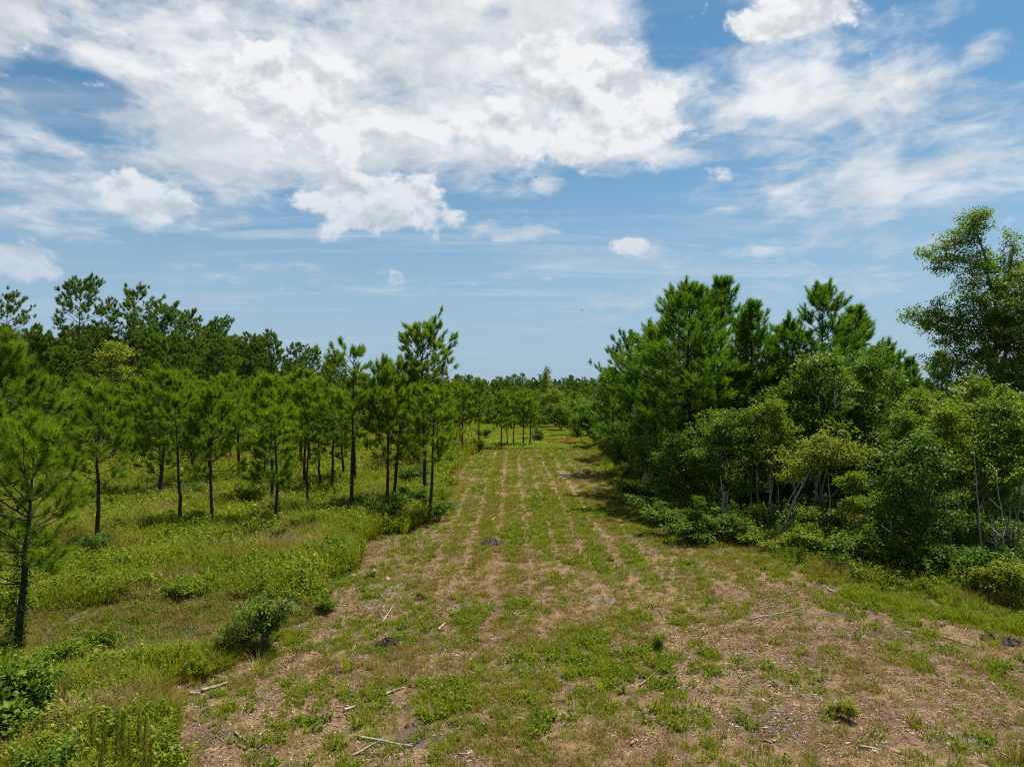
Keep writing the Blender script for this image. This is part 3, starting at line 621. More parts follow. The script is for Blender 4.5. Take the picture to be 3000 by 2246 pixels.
def scatter(name, meshes, X, Y, S, idx, label, sink=0.0, tilt=.12, seed=0, Z=None):
    """one object of kind stuff: template meshes instanced on points"""
    rng = np.random.default_rng(seed); n = len(X)
    Zz = height(X, Y) if Z is None else Z
    me = mk_mesh(name, np.column_stack([X, Y, Zz - sink*S]))
    for nm, ty, dat in (('scl', 'FLOAT', S), ('idx', 'INT', idx)):
        at = me.attributes.new(nm, ty, 'POINT'); at.data.foreach_set('value', np.asarray(dat, np.float32 if ty == 'FLOAT' else np.int32))
    at = me.attributes.new('rot', 'FLOAT_VECTOR', 'POINT'); at.data.foreach_set('vector', np.column_stack([rng.normal(0, tilt, n), rng.normal(0, tilt, n), rng.random(n)*6.28]).astype(np.float32).ravel())
    ob = obj(name, me)
    ng = bpy.data.node_groups.new(name, 'GeometryNodeTree'); ng.interface.new_socket('Geometry', in_out='INPUT', socket_type='NodeSocketGeometry'); ng.interface.new_socket('Geometry', in_out='OUTPUT', socket_type='NodeSocketGeometry')
    N, Lk = ng.nodes, ng.links
    gi = N.new('NodeGroupInput'); go = N.new('NodeGroupOutput'); jn = N.new('GeometryNodeJoinGeometry'); ip = N.new('GeometryNodeInstanceOnPoints')
    for k, m_ in enumerate(meshes[::-1]):                  # the join node lists the last link first
        to = bpy.data.objects.new(name+'_form', m_)
        oi = N.new('GeometryNodeObjectInfo'); oi.inputs[0].default_value = to
        gt = N.new('GeometryNodeGeometryToInstance'); Lk.new(oi.outputs['Geometry'], gt.inputs[0]); Lk.new(gt.outputs[0], jn.inputs[0])
    def attr(nm, ty):
        a_ = N.new('GeometryNodeInputNamedAttribute'); a_.data_type = ty; a_.inputs[0].default_value = nm; return a_.outputs[0]
    Lk.new(gi.outputs[0], ip.inputs['Points']); Lk.new(jn.outputs[0], ip.inputs['Instance']); ip.inputs['Pick Instance'].default_value = True
    Lk.new(attr('idx', 'INT'), ip.inputs['Instance Index'])
    er = N.new('FunctionNodeEulerToRotation'); Lk.new(attr('rot', 'FLOAT_VECTOR'), er.inputs[0]); Lk.new(er.outputs[0], ip.inputs['Rotation'])
    Lk.new(attr('scl', 'FLOAT'), ip.inputs['Scale']); Lk.new(ip.outputs[0], go.inputs[0])
    md = ob.modifiers.new('scatter', 'NODES'); md.node_group = ng
    return tag(ob, label, None, None, 'stuff')

def pts(rng, n, y0, y1, xf0, xf1, power=0.0):
    """points over a depth band; xf: functions or multiples of y for the sides"""
    Y = rng.uniform(y0, y1, n); a0 = xf0(Y); a1 = xf1(Y); wmax = np.max(a1-a0)
    X = a0 + rng.random(n)*wmax; k = X < a1; return X[k], Y[k]
view_l = lambda y: -.80*y-3
view_r = lambda y: .80*y+3

# --- clearing: sparse tufts and little forbs on the litter
CT = [tuft_mesh(1, G['green'], n=26, h=.17, spread=.09, w=.006, bend=.7), tuft_mesh(2, G['green'], n=34, h=.11, spread=.14, w=.006, bend=.8), tuft_mesh(3, G['olive'], n=30, h=.15, spread=.10, w=.005, bend=.8),
      tuft_mesh(4, G['rust'], n=30, h=.10, spread=.12, w=.005, bend=.9), tuft_mesh(5, G['tan'], n=26, h=.09, spread=.16, w=.005, bend=1.4),
      forb_mesh(6, G['forb'], 7, .15, .13, 7, .06), forb_mesh(7, G['lime'], 5, .15, .10, 7, .055), forb_mesh(8, G['forb'], 9, .09, .18, 6, .05), tuft_mesh(9, G['green'], n=46, h=.26, spread=.13, w=.006, bend=.8)]
def clearing(rng, n, y0, y1, smul):
    X, Y = pts(rng, n, y0, y1, lambda y: np.maximum(view_l(y), ledge(y)-.3), lambda y: np.minimum(view_r(y), redge(y)+.6))
    c = fbm(X*.55, Y*.45, 21, 4); c2 = fbm(X*3.1, Y*2.5, 22, 3); fl = fbm(X*.16, Y*.12, 23, 3)
    stripe = .075*np.sin((X+.5*fbm(X*.1, Y*.1, 4))*3.3)
    far = sstep(Y, 25, 55)*.07
    tr = np.abs(((X + .35*(fbm(X*0, Y*.06, 44)-.5)) % 1.45) - .72); track = sstep(tr, .34, .10)*sstep(np.abs(X-1.5), 9, 5)
    near_r = -.06*sstep(X, 3, 9)*sstep(Y, 34, 20) - .035*sstep(Y, 25, 17); left = -.11*sstep(X-ledge(Y), 5.5, 1)*sstep(Y, 46, 38)
    dens = sstep(c*.40+c2*.60+(fl-.5)*.30+stripe+far+near_r+left, .42, .78)
    for (sx, sy, rx, ry, k) in SPOTS: dens = dens*(1-.9*sstep(np.hypot((X-sx)/rx, (Y-sy)/ry), 1.1, .5))
    dens = dens*(1-track*(.42+.50*sstep(Y, 20, 32))*sstep(fbm(X*.5, Y*.09, 47, 2), .18, .52))
    keep = rng.random(len(X)) < dens*.95+.085; X, Y, c2, fl = X[keep], Y[keep], c2[keep], fl[keep]
    kind = fbm(X*.4+40, Y*.4, 31, 3) + rng.normal(0, .10, len(X)); u = rng.random(len(X))
    idx = np.where(kind < .43, np.where(u < .34, 3, np.where(u < .72, 2, 4)), np.where(kind < .56, np.where(u < .45, 2, np.where(u < .8, 1, 0)), np.where(u < .20, 5, np.where(u < .34, 7, np.where(u < .70, 0, np.where(u < .92, 1, np.where(u < .97, 8, 6)))))))
    return X, Y, np.minimum(rng.lognormal(-.05, .32, len(X)), 1.6)*smul, idx
rng = np.random.default_rng(77)
B = [clearing(rng, 62000, 12, 27, .95), clearing(rng, 52000, 27, 50, 1.05), clearing(rng, 30000, 50, 122, 1.4)]
def track_at(X, Y):
    tr = np.abs(((X + .35*(fbm(X*0, Y*.06, 44)-.5)) % 1.45) - .72); return sstep(tr, .34, .10)*sstep(np.abs(X-1.5), 9, 5)
def fine_cover(rng, n, y0, y1, smul):
    X, Y = pts(rng, n, y0, y1, lambda y: np.maximum(view_l(y), ledge(y)-.3), lambda y: np.minimum(view_r(y), redge(y)+.6))
    c = fbm(X*.8, Y*.7, 121, 4); keep = rng.random(len(X)) < sstep(c + .10*sstep(Y, 24, 45) + .05*sstep(X-redge(Y), -2, -9) - .22*sstep(X-ledge(Y), 5, .5)*sstep(Y, 45, 38) - .10*sstep(X, 2, 8)*sstep(Y, 34, 22), .42, .72)*(.42+.30*sstep(Y, 22, 40))*(1-.85*track_at(X, Y))
    X, Y = X[keep], Y[keep]; u = rng.random(len(X)); return X, Y, rng.uniform(.38, .72, len(X))*smul, np.where(u < .30, 2, np.where(u < .62, 0, np.where(u < .78, 1, np.where(u < .86, 4, 6))))
B += [fine_cover(rng, 40000, 12, 27, 1.0), fine_cover(rng, 46000, 27, 52, 1.2), fine_cover(rng, 30000, 52, 122, 1.6)]
scatter('grass', CT, *[np.concatenate(c) for c in zip(*B)], label='sparse green and rusty grass tufts sprouting across the mown clearing', seed=1)

# --- wood chips and straw over the clearing
CH = [chips_mesh(40+k, 46, .38, .022) for k in range(4)] + [chips_mesh(50, 16, .4, .05)]
X, Y = pts(rng, 15000, 12, 40, lambda y: np.maximum(view_l(y), ledge(y)-.8), lambda y: np.minimum(view_r(y), redge(y)+.8))
kk = rng.random(len(X)) < .30+.7*sstep(fbm(X*.4, Y*.4, 61, 3) + .18*sstep(X-ledge(Y), 7, 1), .45, .62); X, Y = X[kk], Y[kk]
scatter('wood_chips', CH, X, Y, rng.uniform(.7, 1.25, len(X)), rng.choice(5, len(X), p=[.22, .22, .22, .22, .12]), label='reddish brown wood chips and straw strewn over the clearing', tilt=.03, seed=2)

# --- meadow on the near side of the pines: tall grass and leafy weeds
MT = [tuft_mesh(60, G['green'], n=46, h=.55, spread=.20, w=.007, bend=.8), tuft_mesh(61, G['olive'], n=50, h=.50, spread=.22, w=.006, bend=.9), tuft_mesh(62, G['tan'], n=40, h=.50, spread=.20, w=.005, bend=.9),
      forb_mesh(63, G['forb'], 8, .60, .28, 14, .085), forb_mesh(64, G['lime'], 7, .52, .26, 12, .075), forb_mesh(65, G['gold'], 6, .62, .22, 11, .05), forb_mesh(66, G['forb'], 12, .42, .36, 10, .075),
      tuft_mesh(67, G['olive'], n=60, h=.32, spread=.3, w=.006, bend=1.0), tuft_mesh(68, G['rust'], n=40, h=.40, spread=.22, w=.005, bend=.9)]
def meadow(rng, n, y0, y1, smul, far=False):
    X, Y = pts(rng, n, y0, y1, view_l, lambda y: ledge(y) + .5*(fbm(y*1.3, y*0, 8)-.5)*2 + .2)
    wet = sstep(np.hypot((X-POND[0])/5.5, (Y-POND[1]-.3)/3.2), 1.15, .75); core = sstep(np.hypot((X-POND[0])/2.9, (Y-POND[1])/1.5), 1.15, .7)
    k1 = fbm(X*.30, Y*.30, 71, 4) + rng.normal(0, .06, len(X)); k2 = fbm(X*.45+9, Y*.45, 72, 3) + rng.normal(0, .08, len(X)); u = rng.random(len(X))
    edge = sstep(ledge(Y)-X, 3.2, .3)
    idx = np.where(k1 < .38, np.where(u < .5, 1, np.where(u < .7, 2, np.where(u < .8, 8, 7))), np.where(k1 < .57, np.where(u < .55, 0, np.where(u < .65, 3, np.where(u < .78, 6, 1))), np.where(u < .30, 3, np.where(u < .52, 6, np.where(u < .78, 0, 4)))))
    idx = np.where((k2 > .60) & (u < .5), 4, idx); idx = np.where((k2 < .36) & (u > .55), 5 if far else 8, idx)
    if far: idx = np.where((k2 < .40) & (u > .35), 5, idx)
    idx = np.where((wet > .4) & (idx != 6), np.where(u < .45, 7, np.where(u < .62, 2, np.where(u < .85, 6, 8))), idx)
    keep = (rng.random(len(X)) < 1-.50*core-.08*wet) 
    # path-side bare strip and a sandy opening
    for (sx, sy, rx, ry) in ((*px(430, 1995), 1.3, .7), (*px(250, 1730), 1.6, .35), (*px(640, 2020), 1.4, .7), (*px(270, 1752), .8, .6), (*px(95, 1730), .6, .5), (*px(268, 1800), .5, 1.2)): keep &= ~((np.hypot((X-sx)/rx, (Y-sy)/ry) < 1.0) & (rng.random(len(X)) < .85))
    S = np.minimum(rng.lognormal(.0, .34, len(X)), 1.8)*smul*(1.2+.9*(fbm(X*.6, Y*.6, 75, 3)-.5))*(1-.50*wet)*(1+.10*edge)
    return X[keep], Y[keep], S[keep], idx[keep]
B = [meadow(rng, 14000, 13, 21, .56), meadow(rng, 17000, 21, 30, .72), meadow(rng, 50000, 30, 60, .92), meadow(rng, 42000, 60, 165, 1.5, True)]
scatter('meadow_grass', MT, *[np.concatenate(c) for c in zip(*B)], label='tall mixed grass and leafy weeds filling the meadow under the young pines', seed=3)

# --- colourful low cover and grass at the far end of the clearing
X, Y = pts(rng, 14000, 96, 165, lambda y: ledge(y)-14, lambda y: redge(y)+4)
FC = [forb_mesh(80, G['gold'], 9, .28, .45, 10, .11), forb_mesh(81, G['red'], 9, .24, .45, 10, .11), forb_mesh(82, G['lime'], 9, .30, .45, 10, .11), tuft_mesh(83, G['green'], n=50, h=.5, spread=.4, w=.014, bend=.8)]
k1 = fbm(X*.12, Y*.16, 91, 3)+rng.normal(0, .09, len(X)); idx = np.where(Y > 126+8*rng.random(len(X)), 3, np.where(k1 < .40, 1, np.where(k1 < .47, 0, 2)))
kp = rng.random(len(X)) < np.where(Y > 120, .9, .75); scatter('ground_cover', FC, X[kp], Y[kp], rng.uniform(.8, 1.4, kp.sum()), idx[kp], label='yellow and red low ground cover at the far end of the clearing', seed=4)

# --- grass and weeds along the foot of the woods beside the clearing
def edge(rng, n, y0, y1, w0, w1):
    Y = rng.uniform(y0, y1, n); X = redge(Y) + rng.uniform(-w0, w1, n); return X, Y
X, Y = edge(rng, 9000, 17, 40, 1.2, 3.2); X2, Y2 = edge(rng, 6000, 40, 120, .8, 2.2); X = np.r_[X, X2]; Y = np.r_[Y, Y2]
k1 = fbm(X*.5, Y*.5, 95, 3)+rng.normal(0, .07, len(X)); u = rng.random(len(X)); off = X-redge(Y)
kp = rng.random(len(X)) < np.where(off < .0, .32, np.where(off < .7, .6, .85))*np.where((Y > 29) & (Y < 50) & (off < .9), .35, 1)*sstep(fbm(X*.8, Y*.8, 97, 3), .28, .5); idx = np.where(k1 < .45, np.where(u < .5, 7, 1), np.where(u < .35, 0, np.where(u < .65, 6, np.where(u < .9, 3, 4))))
scatter('weeds', MT, X[kp], Y[kp], (rng.lognormal(-.1, .25, len(X))*np.where(off < .3, .5, .85))[kp], idx[kp], label='weeds and grass along the foot of the woods beside the clearing', seed=5)
A_ = np.array(px(2465, 1735)); B_ = np.array(px(2990, 1848)); t = rng.random(2600); w_ = rng.normal(0, .30, 2600); dn = (B_-A_)/np.linalg.norm(B_-A_)
X = A_[0]+(B_-A_)[0]*t - dn[1]*w_; Y = A_[1]+(B_-A_)[1]*t + dn[0]*w_
scatter('grass_strip', [CT[0], CT[1], CT[8]], X, Y, rng.lognormal(-.05, .25, len(X)), rng.choice(3, len(X), p=[.5, .4, .1]), label='bright green strip of short grass along the woods at the right', seed=12)
# --- undergrowth on the dark floor of the woods
X = rng.uniform(9, 60, 9000); Y = rng.uniform(22, 110, 9000); kp = (X > redge(Y)+1.5) & (X < view_r(Y)); X, Y = X[kp], Y[kp]
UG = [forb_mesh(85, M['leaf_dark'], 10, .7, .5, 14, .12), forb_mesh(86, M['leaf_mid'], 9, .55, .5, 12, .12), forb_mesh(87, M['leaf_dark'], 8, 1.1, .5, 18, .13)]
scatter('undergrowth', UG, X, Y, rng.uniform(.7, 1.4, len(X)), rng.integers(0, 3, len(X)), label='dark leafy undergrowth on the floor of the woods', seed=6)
# ------------------------------------------------------------------ pines of the meadow
ORD = 'first second third fourth fifth sixth seventh eighth ninth tenth eleventh twelfth thirteenth fourteenth fifteenth sixteenth'.split()
def number_back(objs, refs, what):
    """label the trees of a mass by the findable tree they stand behind, counted away from the viewer"""
    by = {}
    for o in objs:
        xp = 1500 + o.location.x/o.location.y*2000; r = min(refs, key=lambda q: abs(q[0]-xp)); by.setdefault(r[1], []).append(o)
    for nm, L in by.items():
        for k, o in enumerate(sorted(L, key=lambda q: q.location.y)): o['label'] = ORD[min(k, 15)] + ' ' + what + ' ' + nm
RG = random.Random(11)
GY_ = 'young pines in the meadow'
def yp(k, base, top, label, proto=None, wide=1.0, rz=None, tilt=None):
    tilt = tilt or (RG.gauss(0, .025), RG.gauss(0, .025))
    return by_px('pine_tree', proto or PINES_Y[k], base, top, label=label, cat='pine', group=GY_, wide=wide, rz=rz if rz is not None else RG.random()*6.28, tilt=tilt)
yp(0, (54, 1915), 1165, 'nearest young pine, vine-wrapped dark trunk and bare curved lower branches', PINES_NEAR[0], rz=0)
yp(0, (-40, 1830), 905, 'tall young pine cut off by the left edge of the photo', PINES_NEAR[1])
yp(0, (287, 1620), 1092, 'bushy young pine with low foliage behind the wet hollow', PINES_NEAR[2])
yp(6, (531, 1562), 1135, 'thin slightly bent young pine, left of the pair beside the meadow shrub')
yp(3, (621, 1561), 1103, 'straight young pine with rounded bushy head, right of the pair beside the meadow shrub', wide=.85)
yp(5, (809, 1556), 1182, 'short young pine with bright tufted head in front of taller pines', wide=1.15)
yp(1, (800, 1480), 1075, 'taller young pine standing directly behind the short bright-headed pine')
yp(8, (905, 1508), 1190, 'slim young pine between the short bright-headed pine and the open-branched pine')
yp(1, (893, 1440), 1095, 'bushy-headed young pine behind the slim pine in the grove')
yp(0, (1031, 1508), 984, 'open-branched pine with sparse pointed top in the middle of the grove', PINE_OPEN)
yp(8, (1043, 1433), 1080, 'dark-stemmed young pine just behind the open-branched pine')
yp(3, (1135, 1500), 1030, 'left one of two close parallel pine trunks near the clearing', wide=.8)
yp(4, (1152, 1486), 1024, 'right one of two close parallel pine trunks near the clearing', wide=.8)
yp(0, (1245, 1476), 898, 'tallest pine of the grove, high rounded crown against the sky', PINE_TALL, rz=1.0)
yp(0, (1259, 1529), 1115, 'crooked pine with dead side branches at the edge of the clearing', PINE_LEAN, rz=0)
yp(2, (1198, 1375), 1090, 'young pine seen through the grove behind the tallest pine')
yp(7, (479, 1459), 1150, 'small young pine behind the thin slightly bent pine')
yp(0, (614, 1438), 1130, 'small young pine behind the straight rounded-headed pine')
yp(6, (941, 1450), 1140, 'thin dark pine stem, first of three slim stems deep in the grove')
yp(0, (973, 1454), 1120, 'thin dark pine stem, second of three slim stems deep in the grove')
yp(5, (1008, 1420), 1130, 'thin dark pine stem, third of three slim stems deep in the grove')
yp(4, (1403, 1327), 1098, 'lone pine with thin trunk at the far left side of the clearing', wide=.7)
yp(0, (1342, 1285), 1190, 'small rounded pine beyond the lone thin-trunked pine')
for k, (b, t, lb) in enumerate([((1468, 1314), 1140, 'largest-trunked pine at the near end of the far island of pines'), ((1486, 1307), 1165, 'slim pine second in the far island of pines'), ((1504, 1302), 1150, 'pine third in the far island of pines'),
     ((1533, 1305), 1133, 'tallest pine of the far island of pines'), ((1552, 1307), 1155, 'slim straight pine fifth in the far island of pines'), ((1572, 1287), 1168, 'pine with shrub-wrapped foot at the right end of the far island')]):
    yp((k+1) % 6, b, t, lb, wide=.95)
FILL = 'young pine in the mass behind the front row of the grove'
ys = random.Random(5)
n = 0
while n < 64:
    y = ys.uniform(50, 135); x = ys.uniform(-.78*y, -6.5)
    if x < -50 or (y < 66 and x > -20): continue
    q = PINES_Y[ys.randrange(9)]
    FP = globals().setdefault('FP_', []); FP.append(plant('pine_tree', q, x, y, H=ys.uniform(5.6, 10.4)*(1.05 if x < -14 else .92), wide=ys.uniform(.8, 1.15), rz=ys.random()*6.28, tilt=(ys.gauss(0, .035), ys.gauss(0, .035)), label=FILL, cat='pine', group='young pines behind the grove')); n += 1

number_back(FP_, [(60, 'the nearest vine-wrapped pine'), (287, 'the bushy low-foliaged pine'), (430, 'the gap left of the bent pine'), (531, 'the thin bent pine'), (621, 'the straight rounded-headed pine'), (710, 'the tall green weed clump'), (809, 'the short bright-headed pine'),
    (905, 'the slim pine'), (970, 'the three slim stems'), (1031, 'the open-branched pine'), (1090, 'the gap beside the parallel trunks'), (1145, 'the two parallel trunks'), (1200, 'the large dark bush'), (1250, 'the tallest grove pine'), (1310, 'the gap right of the crooked pine'), (1370, 'the lone thin-trunked pine')], 'young pine back behind')
# ------------------------------------------------------------------ tall forest behind the meadow
GF = 'tall pines along the skyline of the forest'
def fp(k, x, top, D, label, wide=1.0):
    X = (x-1500)*D/2000; H = CAM_H + (1150-top)/2000*D
    return plant('pine_tree', PINES_M[k], X, D, H=H, rz=RG.random()*6.28, label=label, cat='pine', group=GF, wide=wide)
fp(0, 231, 795, 88, 'tallest skyline pine with broad open crown above the forest')
fp(1, 18, 838, 84, 'skyline pine with flat crown at the left edge of the photo', .9)
fp(5, 317, 862, 92, 'thin sparse skyline pine between the two tall open-crowned pines', .75)
fp(1, 387, 828, 93, 'second tallest skyline pine with spreading open crown', 1.0)
fp(2, 480, 876, 104, 'umbrella-crowned skyline pine right of the two tall open ones', 1.0)
fp(2, 550, 900, 112, 'narrower round-topped skyline pine beside the umbrella-crowned one', .85)
fp(0, 640, 918, 122, 'broad dark round-crowned pine in the middle of the skyline', .95)
fp(3, 652, 976, 104, 'full green pine below the broad dark round-crowned one', 1.0)
fp(2, 734, 970, 142, 'rounded pine on the falling skyline, left of a darker peaked one', 1.0)
fp(3, 793, 961, 150, 'dark peaked pine on the falling skyline', 1.0)
fp(2, 866, 998, 178, 'small rounded pine low on the falling skyline', 1.0)
fp(3, 912, 1010, 205, 'lowest pine of the falling skyline next to the grove', 1.0)
fp(4, 466, 980, 88, 'dense conical pine below the umbrella-crowned one', 1.0)
fp(4, 428, 1042, 76, 'darkest low conical pine in front of the forest', 1.1)
fp(3, 520, 965, 98, 'full pine between the dense conical one and the round-topped one', 1.0)
fp(4, 180, 1010, 78, 'dense pine below the tallest skyline pine', 1.1)
fp(3, 90, 960, 86, 'full pine left of the tallest skyline pine', 1.0)
by = plant('broadleaf_tree', HW_YEL[1], (325-1500)*74/2000, 74, H=8+150/2000*74, label='yellow-green broad-leaved tree glowing at the forest edge', cat='tree', wide=1.15)
r2 = random.Random(8)
for i in range(80):
    D = r2.uniform(84, 260); off = r2.uniform(0, 40); X = -np.interp(D, [70, 90, 150, 230, 300], [58, 58, 56, 62, 62]) - off
    if X < -.84*D-6: continue
    xp = 1500 + X/D*2000; cap = np.interp(xp, [0, 110, 200, 300, 480, 640, 800, 920, 1100], [950, 950, 925, 945, 915, 945, 985, 1020, 1075])
    H = min(r2.uniform(17, 23), CAM_H+(1150-cap)/2000*D)
    globals().setdefault('FM_', []).append(plant('pine_tree', PINES_M[r2.choice([2, 3, 3, 4, 4])], X, D, H=H, rz=r2.random()*6.28, label='pine deep in the tall forest behind its front row', cat='pine', group='pines within the tall forest'))
for i in range(46):
    D = r2.uniform(62, 190); X = -np.interp(D, [60, 90, 150, 230], [50, 52, 52, 56]) + r2.uniform(-5, 5)
    if X < -.82*D-4: continue
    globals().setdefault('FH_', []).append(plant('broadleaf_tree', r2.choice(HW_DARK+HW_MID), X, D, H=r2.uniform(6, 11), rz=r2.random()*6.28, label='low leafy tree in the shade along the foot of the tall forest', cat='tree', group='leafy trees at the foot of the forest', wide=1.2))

FR = [(18, 'the flat-crowned edge pine'), (90, 'the full pine at far left'), (180, 'the dense pine under the tallest'), (231, 'the tallest skyline pine'), (317, 'the thin sparse skyline pine'), (387, 'the second tallest skyline pine'), (428, 'the darkest conical pine'), (480, 'the umbrella-crowned pine'), (550, 'the narrow round-topped pine'), (640, 'the broad round-crowned pine'),
      (734, 'the rounded falling-skyline pine'), (793, 'the dark peaked pine'), (866, 'the small rounded skyline pine'), (920, 'the lowest skyline pine'), (1010, 'the open-branched grove pine')]
number_back(FM_, FR, 'forest pine back from'); number_back(FH_, FR, 'low leafy tree in shade below')
# ------------------------------------------------------------------ far end: trees closing the view
plant('broadleaf_tree', HW_YEL[1], *px(1600, 1254), H=8+78/2000*154, rz=.6, label='scraggly pale tree sticking up alone above the far trees', cat='tree', wide=.55)
plant('broadleaf_tree', HW_MID[2], *px(1622, 1256), H=9.0, rz=2, label='broad pale green tree at the end of the clearing', cat='tree', wide=1.6)
r3 = random.Random(21)
for i in range(120):
    D = r3.uniform(160, 420); xp = r3.uniform(1180, 1840) if i % 3 else r3.uniform(1440, 1800)
    X = (xp-1500)*D/2000; top = r3.uniform(1124, 1165) if D > 230 else r3.uniform(1135, 1190)
    H = CAM_H + (1150-top)/2000*D
    if H < 4.5: continue
    lab = 'pine of the middle distance beyond the end of the clearing'
    if r3.random() < .22: NR = plant('broadleaf_tree', r3.choice(HW_MID+HW_DARK[:1]), X, D, H=min(H, 9.5), label='leafy tree of the middle distance beyond the end of the clearing', cat='tree', group='leafy trees beyond the clearing', wide=1.4, rz=r3.random()*6)
    else: NR = plant('pine_tree', r3.choice(PINES_F if D > 240 else [PINES_Y[3], PINES_Y[4], PINES_Y[1], PINES_D[2]]), X, D, H=H, label=lab, cat='pine', group='pines beyond the clearing', wide=1.25, rz=r3.random()*6)
    globals().setdefault('FD_', []).append(NR)
for i, (x, y, h, k) in enumerate([(1676, 1279, 6.2, 0), (1643, 1266, 6.0, 1), (1708, 1302, 5.0, 0), (1745, 1310, 5.6, 1), (1770, 1335, 4.4, 0), (1800, 1362, 4.6, 1), (1822, 1392, 4.0, 0), (1726, 1282, 7.0, 1)]):
    X, Y = px(x, y)
    nm = ['rounded bush standing alone at the far right of the clearing', 'dark upright bush behind the lone rounded bush', 'yellow-green bush right of the lone rounded bush', 'taller bush behind the yellow-green bush', 'pale leafy bush at the far end of the woods edge',
          'bush in the middle of the far woods edge', 'low bush where the far woods edge meets the big pines', 'tall bush at the back of the far right thicket'][i]
    plant('shrub', SHRUB['big'][k], X, Y, H=h, label=nm, cat='shrub', group='bushes along the far woods edge', parts=('stem', 'foliage'), wide=.85)

DR = [(1200, 'the tallest grove pine'), (1260, 'the crooked pine'), (1310, 'the gap right of the crooked pine'), (1342, 'the small rounded far pine'), (1375, 'the gap left of the lone pine'), (1403, 'the lone thin-trunked pine'), (1435, 'the dark rounded far bush'), (1468, 'the near end of the far island'), (1504, 'the third far-island pine'), (1533, 'the tallest far-island pine'),
      (1572, 'the right end of the far island'), (1600, 'the scraggly pale tree'), (1640, 'the dark upright bush'), (1676, 'the lone rounded bush'), (1708, 'the yellow-green far bush'), (1745, 'the taller far bush'), (1790, 'the farthest woods-edge pine'), (1830, 'the corner pines of the woods')]
number_back([o for o in FD_ if o['category'] == 'pine'], DR, 'distant pine back beyond'); number_back([o for o in FD_ if o['category'] == 'tree'], DR, 'distant leafy tree back beyond')
# a leafy thicket closing the far end, and a far wood that reads as one mass
rng = np.random.default_rng(405); n = 150; D = rng.uniform(158, 235, n); X = (rng.uniform(1100, 1810, n)-1500)*D/2000
scatter('thicket', [HW_DARK[1]['crown'], HW_MID[2]['crown'], SHRUB['big'][0]['foliage' if 0 else 'crown'], SHRUB['big'][1]['crown']], X, D, rng.uniform(.55, .85, n)*1.1, rng.integers(0, 4, n), label='distant leafy thicket closing the far end of the clearing', sink=.8, seed=10)
rng = np.random.default_rng(404)
n = 1000; D = rng.uniform(430, 680, n); X = rng.uniform(-.42, .62, n)*D
Hs = rng.uniform(15.5, 19.5, n); kp = ~((X < -.27*D) & (D < 300)); X, D, Hs = X[kp], D[kp], Hs[kp]
scatter('treeline', [p['trunk'] for p in PINES_F[:0]] + [p['crown'] for p in PINES_F], X, D, Hs/20*rng.uniform(.95, 1.1, len(X)), rng.integers(0, 4, len(X)), label='distant dark pine wood along the horizon', tilt=.02, seed=9, Z=np.zeros(len(X)))

# ------------------------------------------------------------------ woods on the other side of the clearing
GW = 'dense pines of the woods beside the clearing'
def rp(k, base, top, label, wide=1.0):
    wide *= 1.30
    return by_px('pine_tree', PINES_D[k], base, top, label=label, cat='pine', group=GW, wide=wide, rz=RG.random()*6.28)
rp(1, (1921, 1440), 925, 'big bushy pine at the outer corner of the woods')
rp(0, (2025, 1478), 806, 'tallest bushy pine at the front of the woods')
rp(2, (2119, 1452), 795, 'pine with narrow spire top just behind the tallest bushy pine', .9)
rp(2, (2205, 1470), 866, 'slim pine right of the spire-topped pine', .8)
rp(1, (2305, 1470), 908, 'lower pine filling the dip between the two high crowns', .9)
rp(0, (2415, 1462), 812, 'high conical pine in the middle of the woods', .9)
rp(2, (2510, 1450), 886, 'pine on the right shoulder of the high conical pine', .95)
rp(1, (2590, 1450), 985, 'low pine right of the shouldered pine', .9)
rp(3, (1850, 1385), 958, 'pine at the outer corner behind the big bushy pine', .85)
rp(2, (1795, 1345), 1070, 'low young pine farthest along the woods edge', .95)
rp(2, (2668, 1440), 1038, 'small pine top in the gap beside the tall maple', .7)
rp(1, (1985, 1400), 830, 'pine behind the tallest bushy pine of the woods', .9)
for i, (x, D, top) in enumerate([(2080, 66, 850), (2300, 70, 930), (2480, 64, 930), (2620, 72, 1020), (1930, 78, 960), (2180, 80, 920), (2760, 66, 1020), (2900, 70, 1000), (1850, 95, 1030), (1800, 115, 1075)]):
    X = (x-1500)*D/2000; globals().setdefault('WP_', []).append(plant('pine_tree', PINES_D[i % 4], X, D, H=CAM_H+(1150-top)/2000*D, rz=i*1.3, label='pine hidden deep in the woods behind the front pines', cat='pine', group='pines deep in the woods'))
WR = [(1795, 'the farthest woods-edge pine'), (1850, 'the pine behind the corner'), (1921, 'the big corner pine'), (2025, 'the tallest bushy pine'), (2119, 'the spire-topped pine'), (2205, 'the slim woods pine'), (2305, 'the lower dip pine'), (2415, 'the high conical pine'), (2510, 'the shouldered pine'), (2590, 'the low right pine'), (2668, 'the gap beside the maple'), (2760, 'the yellow-tipped tree'), (2850, 'the dark tree under the maple'), (2940, 'the ragged-topped tall tree')]
number_back(WP_, WR, 'woods pine back behind')
plant('maple_tree', MAPLE, *px(2932, 1500), H=20.3, rz=0, label='tall olive-green broad-leaved tree with ragged top at the right edge', cat='tree')
GH = 'leafy trees along the front of the woods'
def hp(proto, base, top, label, wide=1.0, rz=None):
    return by_px('broadleaf_tree', proto, base, top, label=label, cat='tree', group=GH, wide=wide, rz=RG.random()*6.28 if rz is None else rz)
hp(HW_MID[0], (2245, 1548), 1165, 'leafy tree with several pale stems at the front of the woods')
hp(HW_DARK[0], (2400, 1530), 1030, 'tall glossy-leaved tree below the high conical pine', 1.0)
hp(HW_DARK[2], (2560, 1520), 1020, 'glossy dark tree right of the tall glossy-leaved one', .9)
